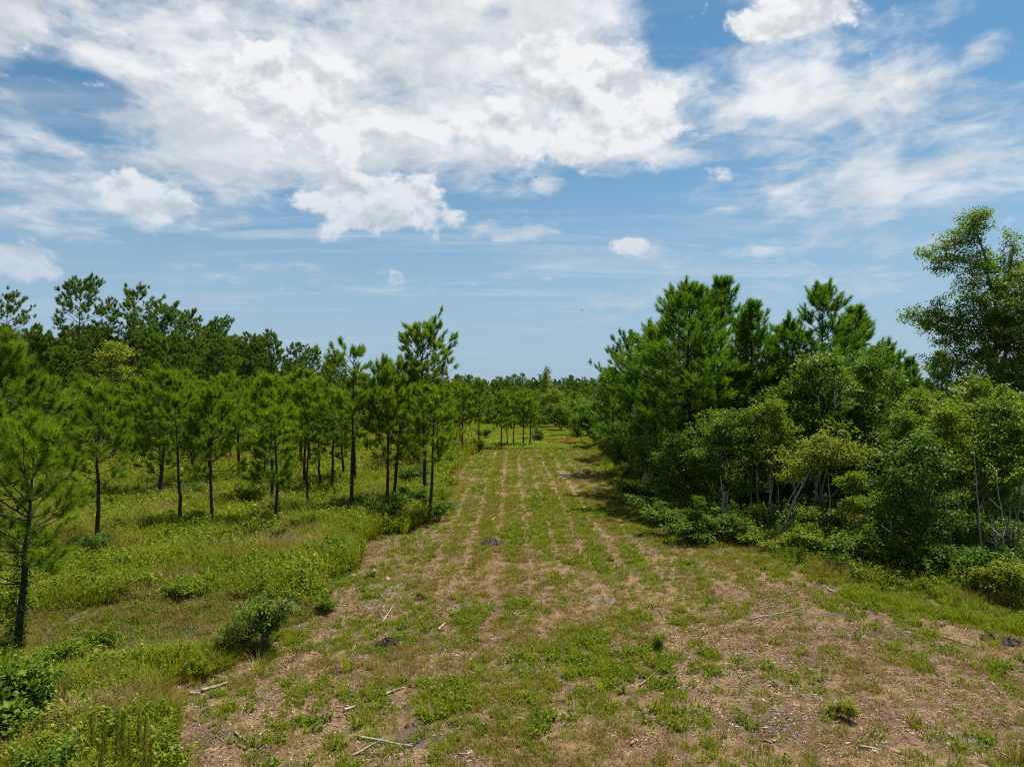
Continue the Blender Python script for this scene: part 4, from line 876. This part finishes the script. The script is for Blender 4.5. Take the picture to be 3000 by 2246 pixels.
hp(HW_YEL[0], (2375, 1588), 1255, 'yellow-leaved tree leaning out on a slanting pale trunk', 1.0, rz=0)
hp(HW_MID[2], (2700, 1560), 1135, 'leafy tree with yellow-tipped top below the gap in the skyline', 1.0)
hp(HW_MID[0], (2650, 1585), 1200, 'lower leafy tree in front of the yellow-tipped one', .95)
hp(HW_MID[2], (2850, 1590), 1105, 'dark leafy tree below the ragged-topped tree', 1.2)
hp(HW_MID[0], (2960, 1610), 1140, 'bright leafy tree at the right edge of the photo', 1.25)
hp(HW_DARK[0], (2130, 1492), 1230, 'dark leafy tree in the shade under the tallest bushy pine', 1.1)
hp(HW_DARK[1], (1990, 1520), 1270, 'low dark tree at the foot of the tallest bushy pine', 1.1)
hp(HW_DARK[0], (1890, 1470), 1200, 'dark leafy tree at the foot of the corner pine', .9)
hp(HW_DARK[2], (2480, 1520), 1180, 'dark tree shading the slanting pale trunk', .9)
hp(HW_MID[1], (2780, 1630), 1190, 'leafy tree on two slanting pale trunks near the right corner', .85)
hp(HW_DARK[0], (2920, 1640), 1170, 'dark tree behind the corner shrub', 1.0)
r4 = random.Random(31)
for i in range(44):
    y = r4.uniform(30, 90); x = float(redge(y)) + r4.uniform(3.5, 24)
    if x > .80*y+4: continue
    if y < 34 and x < 17: continue
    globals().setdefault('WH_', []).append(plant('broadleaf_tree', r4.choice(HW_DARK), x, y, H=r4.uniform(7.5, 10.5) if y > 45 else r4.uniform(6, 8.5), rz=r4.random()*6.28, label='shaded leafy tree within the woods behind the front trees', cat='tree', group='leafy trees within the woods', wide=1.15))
number_back(WH_, WR, 'shaded leafy tree back beneath')
# slim pale stems
GS = 'slim pale stems at the front of the woods'
def stem_tree(base, top, label, r=.035, bend=.2, seed=0):
    rg = np.random.default_rng(seed); (x, y) = px(*base); X1 = (top[0]-1500)*y/2000; z1 = CAM_H+(1150-top[1])/2000*y
    g = Geo(); t = np.linspace(0, 1, 9)[:, None]; p = np.array([[0, 0, -.1]])*(1-t) + np.array([[X1-x, .25, z1]])*t
    p += np.column_stack([np.cumsum(rg.normal(0, .035, 9)), np.cumsum(rg.normal(0, .03, 9)), np.zeros(9)])*(np.sin(t*3.14)+.2); g.tube(p, r*(1-.6*t[:, 0]), 6)
    for q in range(4):
        k = rg.integers(3, 8); a = rg.random()*6.28; L = rg.uniform(.3, .8); d = np.array([math.cos(a), math.sin(a), rg.uniform(.4, 1.1)])
        g.tube([p[k], p[k]+d*L*.5, p[k]+d*L], [r*.4, r*.28, .005], 4, cap=False)
    lg = Geo(); n = 170; c = p[-1] + rg.normal(0, 1, (14, 3))*[.38, .38, .3]; pos = np.repeat(c, n//14, 0) + rg.normal(0, .11, (14*(n//14), 3))
    leaves_geo(lg, pos, unit(pos-p[-1]), rg, .13, .27, rg.normal(.5, .2, len(pos)))
    proto = dict(trunk=g.mesh('trunk', M['pale_bark']), crown=lg.mesh('crown', M['leaf_mid']), H=1)
    plant('sapling', proto, x, y, label=label, cat='sapling', group=GS, rz=0)
stem_tree((2174, 1498), (2168, 1345), 'crooked pale sapling stem, leftmost of the slim stems', .05, seed=1)
stem_tree((2226, 1530), (2215, 1280), 'forked pale stem rising below the several-stemmed leafy tree', .05, seed=2)
stem_tree((2262, 1530), (2248, 1300), 'thin pale stem next to the forked pale stem', .035, seed=3)
stem_tree((2283, 1520), (2272, 1290), 'straight pale stem right of the thin one', .04, seed=4)
stem_tree((2104, 1470), (2102, 1370), 'short thin stem in the dark under the pines', .035, seed=5)
stem_tree((2302, 1572), (2345, 1490), 'short pale stem slanting at the foot of the woods', .05, seed=6)
stem_tree((2725, 1650), (2655, 1325), 'long pale trunk leaning to the left near the right corner', .075, seed=7)
stem_tree((2738, 1655), (2690, 1380), 'thinner trunk crossing the long leaning pale trunk', .05, seed=8)
stem_tree((2825, 1620), (2775, 1200), 'tall pale trunk slanting up through leaves at the right', .065, seed=9)
stem_tree((2760, 1610), (2735, 1400), 'thin grey stem between the two slanting pale trunks', .03, seed=10)
by_px('sapling', SAPLING[0], (2499, 1632), 1385, label='sapling with rosettes of bright leaves in front of the shade', cat='sapling', rz=.4)
EDG = random.Random(77)
for k, (b, t, lb) in enumerate([((2120, 1560), (2112, 1400), 'thin bare pole in the shade left of the slim stems'), ((2200, 1545), (2206, 1330), 'wavy pale stem just left of the forked one'), ((2322, 1560), (2330, 1330), 'pale stem behind the slanting yellow-leaved tree'), ((2440, 1590), (2428, 1380), 'thin stem right of the slanting pale trunk'),
        ((2610, 1640), (2600, 1420), 'slim grey stem beside the orange-tipped sapling'), ((2680, 1650), (2640, 1440), 'short leaning stem left of the long leaning trunk'), ((2880, 1660), (2862, 1330), 'pale stem between the right corner trees'), ((2950, 1690), (2930, 1380), 'slim stem rising behind the right corner shrub')]): stem_tree(b, t, lb, EDG.uniform(.03, .05), seed=30+k)
by_px('sapling', SAPLING[1], (2590, 1610), 1420, label='sapling with orange-tipped leaves right of the rosette sapling', cat='sapling', rz=1.4, wide=1.2)
by_px('sapling', SAPLING[0], (2045, 1590), 1455, label='small thin sapling at the foot of the tallest bushy pine', cat='sapling', rz=2.4, wide=1.0)

# ------------------------------------------------------------------ shrubs
def sh(kind, k, at, H, label, wide=1.0, group=None, rz=None):
    return plant('shrub', SHRUB[kind][k], *px(*at), H=H, label=label, cat='shrub', group=group, parts=('stem', 'foliage'), wide=wide, rz=RG.random()*6 if rz is None else rz)
E = 'shrubs at the foot of the woods'
for i, (kd, k, at, H, lb, w) in enumerate([
    ('dark', 1, (1900, 1530), 1.9, 'dark shrub at the clearing corner of the woods', 1.3), ('dark', 0, (1965, 1568), 1.7, 'dark shrub right of the corner shrub, in deep shade', 1.3), ('dark', 2, (2040, 1592), 1.3, 'low dark shrub under the thin sapling', 1.5),
    ('dark', 1, (2110, 1590), 1.7, 'shaded shrub left of the pale stems', 1.2), ('green', 2, (2200, 1600), 1.1, 'low bright green shrub below the forked pale stem', 1.5), ('yellow', 0, (2270, 1615), 1.0, 'yellow-green low shrub at the foot of the slim stems', 1.5),
    ('green', 1, (2350, 1625), 1.5, 'leafy shrub below the slanting pale trunk', 1.3), ('green', 0, (2430, 1645), 1.4, 'green shrub left of the rosette sapling', 1.4), ('mixed', 1, (2520, 1660), 1.5, 'brown-tinged shrub right of the rosette sapling', 1.2),
    ('green', 1, (2590, 1680), 1.7, 'wide green shrub behind the long pale pole', 1.3), ('dark', 1, (2680, 1690), 1.8, 'dark shrub behind the end of the long pale pole', 1.2), ('dark', 0, (2770, 1700), 1.7, 'dark shrub left of the rounded corner shrub', 1.3),
    ('yellow', 0, (2905, 1752), 1.75, 'rounded yellow-tipped shrub at the right corner of the woods', 1.0), ('dark', 1, (2990, 1730), 2.0, 'dark shrub at the right edge behind the corner shrub', 1.3), ('mixed', 1, (2450, 1590), 2.0, 'taller mixed shrub behind the rosette sapling', 1.2),
    ('dark', 2, (1860, 1470), 1.5, 'small dark shrub behind the corner shrub along the clearing', 1.2), ('green', 2, (1835, 1440), 1.3, 'pale green shrub farther along the clearing edge', 1.3), ('yellow', 0, (1815, 1405), 1.3, 'yellowish shrub far along the clearing edge', 1.2)]):
    sh(kd, k, at, H, lb, w, E)
E2 = 'shrubs in the meadow'
for i, (kd, k, at, H, lb, w) in enumerate([
    ('mixed', 0, (770, 1900), 2.0, 'tall leafy shrub with reddish lower leaves at the clearing corner', 1.0), ('mixed', 1, (690, 1925), 1.2, 'lower reddish shrub beside the tall leafy clearing shrub', .9), ('broad', 0, (40, 2120), 1.7, 'large-leaved dark shrub at the foot of the nearest pine', 1.1),
    ('broad', 0, (-30, 2180), 1.9, 'large-leaved dark shrub cut off by the left edge', 1.1), ('green', 1, (310, 1905), 1.0, 'green shrub beside the standing water', 1.1), ('green', 2, (180, 1960), 1.0, 'leafy bush right of the nearest pine trunk', 1.3),
    ('dark', 0, (280, 1640), 1.3, 'dark bush around the foot of the bushy young pine', 1.1), ('dark', 0, (575, 1558), 1.3, 'meadow shrub between the pair of young pines', 1.0), ('green', 1, (730, 1490), 1.9, 'tall green weed clump left of the short bright-headed pine', 1.2),
    ('green', 0, (945, 1640), 1.2, 'pale green bush in the meadow near the clearing edge', 1.3), ('dark', 1, (1135, 1545), 1.9, 'dark bush at the feet of the two parallel pine trunks', 1.3), ('dark', 0, (1190, 1500), 1.7, 'dark bush behind the feet of the two parallel trunks', 1.2),
    ('dark', 2, (1280, 1525), 1.4, 'bush at the foot of the crooked pine', .8), ('dark', 1, (1205, 1435), 2.3, 'large dark bush behind the grove', 1.3), ('green', 0, (880, 1565), 1.2, 'yellowish bush in front of the slim pine', 1.0), ('mixed', 0, (810, 1600), 1.2, 'small bush by the short bright-headed pine', .9),
    ('green', 2, (560, 1760), .9, 'light green bush at the far rim of the wet hollow', 1.2), ('yellow', 0, (1240, 1760), .35, 'small lime plant on the mulch left of the track', 1.0), ('yellow', 0, (1075, 1700), .45, 'lime plant beside the white blocks on the mulch', 1.1),
    ('yellow', 0, (1935, 1898), .5, 'lime-yellow plant on the right half of the clearing', 1.0), ('yellow', 0, (2452, 2085), .5, 'lime-yellow plant at the lower right of the clearing', 1.2), ('green', 2, (960, 1790), .6, 'low green plant on the left clearing margin', 1.2),
    ('dark', 0, (1418, 1285), 2.0, 'dark rounded bush in the far meadow', 1.1), ('dark', 2, (1575, 1293), 2.2, 'bush around the foot of the last far-island pine', .7), ('dark', 1, (1402, 1330), 2.2, 'bush around the foot of the lone thin-trunked pine', .6), ('dark', 1, (560, 1470), 1.6, 'bush in the meadow behind the pair of young pines', 1.2)]):
    sh(kd, k, at, H, lb, w, E2)
# ------------------------------------------------------------------ sticks lying about
def stick_mat(name, c0, c1):
    return bark_mat(name, c0, c1, 16, .6, .4)
M['stick_pale'] = stick_mat('bleached_wood', (.13, .11, .09), (.40, .36, .31)); M['stick_tan'] = stick_mat('tan_wood', (.20, .13, .085), (.50, .38, .26)); M['stick_dark'] = stick_mat('dark_wood', (.035, .026, .022), (.13, .10, .085))
def stick(a, b, r, label, m='stick_pale', seed=0, twigs=0, lift=0.02, rag=.05, cat='stick', group='sticks lying on the clearing', name='fallen_stick', zb=None):
    rg = np.random.default_rng(900+seed); A = np.array(px(*a)); Bp = np.array(px(*b)); c = (A+Bp)/2; L = np.linalg.norm(Bp-A); n = 9
    t = np.linspace(0, 1, n); P = A[None]*(1-t[:, None]) + Bp[None]*t[:, None]
    nv = np.array([-(Bp-A)[1], (Bp-A)[0]])/L; P = P + nv[None]*(np.cumsum(rg.normal(0, rag*L/3, n))*np.sin(t*3.14))[:, None]
    z = height(P[:, 0], P[:, 1]) + lift + r*.5; z = z*.5 + np.linspace(z[0], z[-1], n)*.5 + .01
    if zb: z = z + np.linspace(zb[0], zb[1], n)
    r = r*.8; g = Geo(); cz = float(height(c[0], c[1])); pts3 = np.column_stack([P-c, z-cz]); rr = r*(1.1-.6*t)*rg.uniform(.85, 1.12, n)
    g.tube(pts3, rr, 7)
    for q in range(twigs):
        k = rg.integers(2, n-1); d = unit(np.append((Bp-A)/L*rg.uniform(.3, .9) + nv*rg.choice([-1, 1])*rg.uniform(.4, .9), rg.uniform(.0, .25))); l = L*rg.uniform(.15, .35)
        g.tube([pts3[k], pts3[k]+d*l*.5, pts3[k]+d*l+[0, 0, -.02]], [rr[k]*.6, rr[k]*.45, .004], 5)
    o = obj(name, g.mesh(name, M[m]), None, (c[0], c[1], cz)); return tag(o, label, cat, group)
ST = [((1050, 2150), (1212, 2175), .045, 'long bleached stick at the bottom left of the clearing', 'stick_pale', 2), ((1036, 2203), (1122, 2158), .03, 'shorter bleached stick meeting the long one near the bottom', 'stick_pale', 0),
 ((1129, 2027), (1188, 2008), .035, 'straight tan stick on the red mulch above the long bleached stick', 'stick_tan', 0), ((1012, 2080), (1042, 2066), .05, 'short thick wood chunk at the left rim of the mulch', 'stick_tan', 0), ((1098, 2064), (1126, 2051), .025, 'small yellowish stick right of the thick chunk', 'stick_tan', 0),
 ((1118, 1826), (1152, 1779), .035, 'pale splintered branch upright on the left of the track', 'stick_pale', 1), ((1286, 1851), (1306, 1830), .06, 'short curved tan branch below the ash patch', 'stick_tan', 0), ((1373, 1963), (1404, 1973), .03, 'grey twisted stick in the middle left of the clearing', 'stick_pale', 1),
 ((1500, 1939), (1521, 1925), .03, 'short grey stick on the grey soil in mid clearing', 'stick_pale', 0), ((1774, 1946), (1806, 1960), .03, 'pale stick pointing down right in mid clearing', 'stick_pale', 0), ((1871, 2003), (1919, 1969), .025, 'thin pale stick slanting up right in the clearing', 'stick_pale', 0),
 ((1884, 2102), (1950, 2122), .028, 'dark forked stick at the lower middle', 'stick_dark', 1), ((1666, 1586), (1716, 1587), .035, 'faint stick lying across the far clearing', 'stick_pale', 0), ((1345, 2198), (1373, 2198), .025, 'small flat stick near the bottom edge', 'stick_pale', 0),
 ((1627, 1766), (1657, 1770), .028, 'small grey stick in the grass of mid clearing', 'stick_pale', 0), ((1441, 1528), (1451, 1517), .06, 'pale stub upright on the far left of the clearing', 'stick_tan', 0),
 ((2196, 1810), (2350, 1777), .03, 'long curved twig on the bare ground at the right', 'stick_pale', 2), ((2422, 1725), (2463, 1749), .045, 'weathered stick beside the green strip at the right', 'stick_pale', 1), ((2753, 1866), (2845, 1895), .035, 'brown stick on the bare ground near the right edge', 'stick_tan', 0),
 ((2218, 1646), (2238, 1641), .04, 'short pale stick by the low green shrub', 'stick_pale', 0), ((2508, 2182), (2570, 2197), .04, 'thick brown stick at the lower right of the clearing', 'stick_tan', 0), ((2770, 2142), (2784, 2160), .03, 'tiny pale stick at the lower right', 'stick_pale', 0),
 ((2065, 2100), (2088, 2118), .022, 'thin white twig right of the dark forked stick', 'stick_pale', 0),
 ((596, 2028), (672, 2004), .06, 'thick pale log piece at the left rim of the clearing', 'stick_pale', 0), ((618, 1984), (664, 1991), .035, 'pale stick above the thick log piece', 'stick_pale', 0), ((562, 2036), (592, 2035), .05, 'short pale stick left of the thick log piece', 'stick_pale', 0), ((500, 2059), (549, 2063), .04, 'grey stick lowest left of the thick log piece', 'stick_pale', 0),
 ((374, 1882), (413, 1878), .045, 'pale bent stick beside the standing water', 'stick_tan', 0), ((857, 2048), (890, 2058), .03, 'white curved splinter on the mulch', 'stick_pale', 0), ((764, 2150), (783, 2132), .03, 'tan splinter at the lower left of the mulch', 'stick_tan', 0), ((760, 2186), (790, 2148), .035, 'brown stick below the tan splinter', 'stick_dark', 0), ((694, 2143), (722, 2161), .03, 'pale splinter beside the black soil spot', 'stick_pale', 0)]
for i, (a, b, r, lb, m, tw) in enumerate(ST): stick(a, b, r, lb, m, i, tw)
EG = 'dead wood at the foot of the woods'
stick((2440, 1690), (2700, 1722), .045, 'long pale fallen pole along the foot of the woods', 'stick_pale', 60, 1, .10, .02, group=EG); stick((2430, 1652), (2510, 1700), .03, 'thin dead branch resting on the long pale pole', 'stick_pale', 61, 2, .15, .06, group=EG, zb=(.35, 0))
stick((2630, 1640), (2792, 1690), .03, 'thin dead stem slanting through the shrubs behind the pole', 'stick_pale', 62, 1, .1, .03, group=EG, zb=(.55, .1)); stick((2962, 1690), (3010, 1740), .04, 'dead branch leaning at the right corner shrub', 'stick_pale', 63, 1, .1, .04, group=EG, zb=(.9, .1))
stick((2050, 1600), (2095, 1590), .035, 'dead pale twigs at the foot of the thin sapling', 'stick_pale', 64, 4, .12, .1, group=EG, zb=(.0, .35))
# white blocks of debris
def block(at, s, label, m='stick_pale', seed=0, group=None, name='debris_block', cat='debris'):
    rg = np.random.default_rng(seed+70); x, y = px(*at); n = 7
    a = np.sort(rg.random(n)*6.28); base = np.column_stack([np.cos(a)*s[0], np.sin(a)*s[1]])*rg.uniform(.75, 1.1, (n, 1)); g = Geo()
    V = np.vstack([np.column_stack([base, np.full(n, -.05)]), np.column_stack([base*.92, np.full(n, s[2]*.6)*rg.uniform(.7, 1.1, n)]), np.column_stack([base*.45, s[2]*rg.uniform(.8, 1.1, n)]), [[0, 0, s[2]]]])
    Qd = [(r*n+k, r*n+(k+1) % n, (r+1)*n+(k+1) % n, (r+1)*n+k) for r in range(2) for k in range(n)]; T = [(2*n+k, 2*n+(k+1) % n, 3*n) for k in range(n)]
    g.add(V, T, Qd); o = obj(name, g.mesh(name, M[m]), None, (x, y, float(height(x, y))), rg.random()*6); return tag(o, label, cat, group)
WB = 'white debris on the mulch'
block((1040, 1684), (.28, .12, .10), 'longer white block of debris on the far left mulch', 'stick_pale', 1, WB); block((1098, 1668), (.12, .10, .12), 'small white block right of the longer white block', 'stick_pale', 2, WB); block((1136, 1699), (.20, .13, .16), 'tan root chunk below the white blocks', 'stick_tan', 3, WB)
for k, x in enumerate((2274, 2284, 2294)): block((x, 1678+k), (.07, .05, .05), ['first', 'second', 'third'][k] + ' of three tiny white stones in a row by the woods', 'stick_pale', 10+k, 'tiny white stones', 'stone', 'stone')
block((1203, 2118), (.13, .10, .13), 'black charred chunk left of the bottom middle', 'stick_dark', 4, None, 'charred_chunk', 'wood chunk')
M['soil'] = bark_mat('dark_soil', (.018, .013, .011), (.10, .070, .055), 22, 1, 1.0)
DB = 'dark mulch heaps'
def heap(at, rx, ry, h, label, seed):
    rg = np.random.default_rng(seed); x, y = px(*at); n, m = 22, 8; V = [[0, 0, h]]; a = np.arange(n)/n*6.283
    for r in range(1, m+1):
        f = r/m; hh = h*(1-f**1.5) - (.06 if r == m else 0); jit = rg.normal(0, .12*h+.01, n)*(r < m); V += list(np.column_stack([np.cos(a)*rx*f*rg.uniform(.85, 1.12, n), np.sin(a)*ry*f*rg.uniform(.85, 1.12, n), hh+jit]))
    T = [(0, 1+k, 1+(k+1) % n) for k in range(n)]; Qd = [(1+(r-1)*n+k, 1+r*n+k, 1+r*n+(k+1) % n, 1+(r-1)*n+(k+1) % n) for r in range(1, m) for k in range(n)]
    g = Geo(); g.add(np.array(V), T, Qd)
    for q in range(40):
        k = rg.integers(1, len(V)-n); p = np.array(V[k]); d = rg.normal(0, 1, 3)*[1, 1, .35]; d = unit(d)*rg.uniform(.05, .16); g.tube([p-d, p+d+[0, 0, .03]], [.012, .006], 4)
    tag(obj('mulch_heap', g.mesh('mulch_heap', M['soil']), None, (x, y, float(height(x, y)))), label, 'heap', DB)
heap((1445, 1597), .75, .45, .28, 'dark heap of mulch and roots in the far middle of the clearing', 1); heap((1138, 1884), .45, .22, .22, 'low dark clod at the left of the clearing', 2); heap((950, 1765), .5, .5, .16, 'dark mulch heap at the left rim of the clearing', 3); heap((2890, 1868), .35, .2, .16, 'left of two dark clods near the right edge', 4); heap((2955, 1885), .45, .25, .16, 'right of two dark clods near the right edge', 5)
stick((2752, 1834), (2768, 1826), .04, 'small dark broken root by the green strip at the right', 'stick_dark', 70, 2, .03, .15)

# ------------------------------------------------------------------ plants of the wet hollow and the near left corner
M['pitcher'] = leaf_mat('pitcher_leaf', [(.055, .035, .012), (.115, .105, .018), (.20, .20, .03)], .45, .3, .4, 0); M['hood'] = leaf_mat('pitcher_hood', [(.30, .15, .015), (.45, .30, .02), (.5, .4, .03)], .45, .35, .4, 0)
def pitcher(at, n, h, label, seed, hoodn):
    rg = np.random.default_rng(seed); x, y = px(*at); o = bpy.data.objects.new('pitcher_plant', None); COL.objects.link(o); o.location = (x, y, float(height(x, y))); tag(o, label, 'plant', 'pitcher plants of the wet hollow')
    for i in range(n):
        a = rg.random()*6.28; l = rg.uniform(.12, .55); H = h*rg.uniform(.6, 1.1); d = np.array([math.cos(a), math.sin(a), 0]); g = Geo()
        P = np.array([d*.05+[0, 0, -.03], d*(.05+l*.3)*h+[0, 0, H*.4], d*(.05+l*.75)*h+[0, 0, H*.8], d*(.06+l)*h+[0, 0, H]]); g.tube(P, [.010, .017, .028, .040], 7, tint=rg.uniform(.1, .9), cap=False)
        lf = obj('pitcher', g.mesh('pitcher', M['pitcher']), o); 
        hg = Geo(); p = P[-1]-d*.03; s = np.array([-d[1], d[0], 0])*.05; hg.add([p, p+s+[0, 0, .05]+d*.03, p+d*.11+[0, 0, .09], p-s+[0, 0, .05]+d*.03, p+d*.05+[0, 0, .085]], [(0, 1, 4), (1, 2, 4), (2, 3, 4), (3, 0, 4)], None, rg.uniform(.2, .9)); obj('hood', hg.mesh('hood', M['hood'] if i < hoodn else M['pitcher']), lf)
    for i in range(6):
        a = rg.random()*6.28; d = np.array([math.cos(a), math.sin(a), 0]); g = Geo(); L = rg.uniform(.35, .7); g.tube([d*.04, d*L*.5+[0, 0, .10], d*L+[0, 0, .02]], [.014, .016, .008], 5); obj('dry_leaf', g.mesh('dry_leaf', M['stick_pale']), o)
pitcher((270, 1745), 11, .72, 'pitcher plant with dark tubes and dry pale leaves in the wet hollow', 1, 2); pitcher((95, 1722), 9, .5, 'pitcher plant with yellow hoods beside the nearest pine trunk', 2, 9)
# vine on the nearest pine
rg = np.random.default_rng(9); x, y = px(54, 1915); g = Geo(); n = 900; z = rg.beta(1.1, 1.6, n)*3.6; a = rg.random(n)*6.28; rr = .15-.012*z + np.abs(rg.normal(0, .07, n))*(1.3-.2*z).clip(.4)
pos = np.column_stack([rr*np.cos(a)+.05*z, rr*np.sin(a), z]); leaves_geo(g, pos, np.column_stack([np.cos(a), np.sin(a), a*0]), rg, .085, .36, rg.normal(.5, .2, n))
for k in range(4):
    t = np.linspace(0, 3.2, 12); g.tube(np.column_stack([(.15-.012*t)*np.cos(k*1.6+t*.7)+.05*t, (.15-.012*t)*np.sin(k*1.6+t*.7), t]), .008, 4, .1)
tag(obj('vine', g.mesh('vine', M['leaf_dark']), None, (x, y, float(height(x, y)))), 'leafy vine climbing the trunk of the nearest pine', 'vine')
# dry broom grass clumps
def broom(at, label, seed, h=1.1, n=70, mat='tan', sp=.12, bend=.45, w=.006, name='dry_grass_clump', group='dry grass clumps in the near corner', cat='grass clump'):
    x, y = px(*at); tag(obj(name, tuft_mesh(seed, G[mat], n=n, h=h, spread=sp, w=w, bend=bend, hv=.4), None, (x, y, float(height(x, y)))), label, cat, group)
broom((175, 2110), 'dry tan grass clump beside the large-leaved shrub', 701, 1.25, 80); broom((315, 2040), 'upright reddish dry grass clump right of the tan one', 702, .9, 60, sp=.08, bend=.25); broom((225, 2150), 'lower bleached grass clump behind the feathery weeds', 703, .8, 60, bend=.9); broom((95, 2190), 'arching bleached grass clump below the large-leaved shrub', 704, .75, 50, bend=1.3)
for k, (at, lb) in enumerate([((2770, 1770), 'left of two bluish grass clumps near the corner shrub'), ((2835, 1785), 'right of two bluish grass clumps near the corner shrub')]): broom(at, lb, 710+k, .75, 90, 'green', .2, .9, .007, 'grass_clump', 'green grass clumps by the corner shrub')
for k, (at, lb, hh, mt) in enumerate([((2905, 1890), 'bright green grass clump by the dark clods near the right edge', .32, 'green'), ((2180, 1775), 'grass clump at the right of mid clearing', .34, 'green'), ((2620, 1895), 'grass clump in the middle of the bare ground at the right', .36, 'green'), ((2675, 1830), 'grass clump at the lower end of the green strip', .4, 'green'), ((2670, 2105), 'round olive grass clump at the lower right', .3, 'olive'), ((2960, 2220), 'wide grass clump in the lower right corner', .5, 'olive'),
      ((1020, 1960), 'tall green grass clump at the left rim of the mulch', .6, 'green'), ((1010, 2030), 'green grass clump just above the thick wood chunk', .5, 'green'), ((1995, 1790), 'round grass clump in mid clearing right', .33, 'green'), ((2330, 1775), 'small grass clump beside the long curved twig', .3, 'green'), ((760, 1975), 'tall grass clump by the tall leafy clearing shrub', .65, 'green')]):
    broom(at, lb, 720+k, hh, 90, mt, .15, .8, .006, 'grass_clump', 'larger grass clumps of the clearing')
# feathery weeds in the near corner
M['feather'] = leaf_mat('feathery_weed', [(.09, .105, .012), (.155, .16, .020), (.23, .185, .035)], .55, .4, .25, .3)
def feather(x, y, h, label, seed):
    rg = np.random.default_rng(seed); o = bpy.data.objects.new('feathery_weed', None); COL.objects.link(o); o.location = (x, y, float(height(x, y))); tag(o, label, 'weed', 'feathery weeds in the near corner')
    g = Geo(); b = rg.normal(0, .06, 2); P = np.array([[0, 0, -.05], [b[0]*.4, b[1]*.4, h*.5], [b[0], b[1], h]]); g.tube(P, [.011, .009, .003], 5); obj('stem', g.mesh('stem', M['bark']), o)
    n = 420; f = rg.uniform(.18, 1.0, n)**.8; base = np.column_stack([np.interp(f, [0, .5, 1], P[:, k]) for k in range(3)]); a = rg.random(n)*6.28; L = (.22*(1.15-f)+.05)*rg.uniform(.6, 1.2, n)
    d = unit(np.column_stack([np.cos(a)*.55, np.sin(a)*.55, np.full(n, 1.0)])); tip = base+d*L[:, None]; w = unit(np.cross(d, rg.normal(size=(n, 3))))*.005; lg = Geo(); lg.add(np.stack([base-w, base+w, tip], 1).reshape(-1, 3), np.arange(3*n).reshape(-1, 3), None, np.repeat(rg.normal(.5, .2, n), 3)); obj('foliage', lg.mesh('foliage', M['feather']), o)
for k, (xp, yp_, h) in enumerate([(345, 2330, 1.75), (372, 2300, 1.6), (395, 2340, 1.55), (318, 2290, 1.35), (430, 2310, 1.5), (280, 2270, 1.3), (362, 2250, 1.2), (415, 2260, 1.35), (455, 2330, 1.2), (300, 2340, 1.5)]):
    feather(*px(xp, yp_), h, ['tallest feathery weed of the near left corner', 'feathery weed just right of the tallest one', 'feathery weed third from the tallest one, to its right', 'short feathery weed just left of the tallest one', 'feathery weed near the right end of the corner cluster', 'leftmost short feathery weed of the corner cluster', 'shorter feathery weed standing behind the tallest one', 'feathery weed behind the right end of the cluster', 'rightmost low feathery weed of the corner cluster', 'feathery weed lowest in the frame at the left of the cluster'][k], 800+k)
plant('shrub', SHRUB['yellow'][0], *px(235, 2330), H=.9, label='olive fine-leaved bush at the bottom edge of the near corner', cat='shrub', parts=('stem', 'foliage')); plant('shrub', SHRUB['dark'][0], *px(120, 2330), H=.9, label='dark leafy bush at the bottom left edge', cat='shrub', parts=('stem', 'foliage'), wide=1.2); plant('shrub', SHRUB['mixed'][1], *px(470, 2230), H=.8, label='mixed leafy bush right of the feathery weeds', cat='shrub', parts=('stem', 'foliage'), wide=.8)

# ------------------------------------------------------------------ birds
M['bird'] = bark_mat('dark_feather', (.012, .011, .011), (.035, .032, .03), 5)
def bird(xp, yp_, D, bank, yaw, label, sc):
    o = bpy.data.objects.new('bird', None); COL.objects.link(o); o.location = ((xp-1500)*D/2000, D, CAM_H+(1150-yp_)/2000*D); o.rotation_euler = (0, bank, yaw); o.scale = (sc, sc, sc); tag(o, label, 'bird', 'soaring birds')
    g = Geo(); g.tube([(0, .36, .02), (0, .28, .03), (0, .12, .0), (0, -.12, 0), (0, -.28, .01)], [.015, .05, .09, .075, .03], 8); V = [(-.05, -.22, .01), (.05, -.22, .01), (.14, -.50, .01), (-.14, -.50, .01)]; g.add(np.array(V+[(a, b, c-.012) for a, b, c in V]), None, [(0, 1, 2, 3), (7, 6, 5, 4), (0, 4, 5, 1), (1, 5, 6, 2), (2, 6, 7, 3), (3, 7, 4, 0)]); obj('body', g.mesh('body', M['bird'], True), o)
    for s in (-1, 1):
        w = Geo(); top = [(.05, .14, .02), (.42, .20, .13), (.80, .06, .22), (.88, -.10, .24), (.60, -.16, .17), (.36, -.16, .11), (.05, -.16, .02)]; V = [(s*a, b, c) for a, b, c in top]; n = len(V); V2 = V+[(a, b, c-.014) for a, b, c in V]
        w.add(np.array(V2), [(0, 1, 6), (1, 5, 6), (1, 2, 5), (2, 4, 5), (2, 3, 4), (7, 13, 8), (8, 13, 12), (8, 12, 9), (9, 12, 11), (9, 11, 10)], [(k, k+n, (k+1) % n+n, (k+1) % n) for k in range(n)]); obj('wing', w.mesh('wing', M['bird']), o)
bird(1570, 517, 140, -.30, 2.0, 'higher dark bird soaring below the clouds', .62); bird(1705, 908, 260, .45, 2.3, 'lower smaller bird soaring above the far trees', .8)
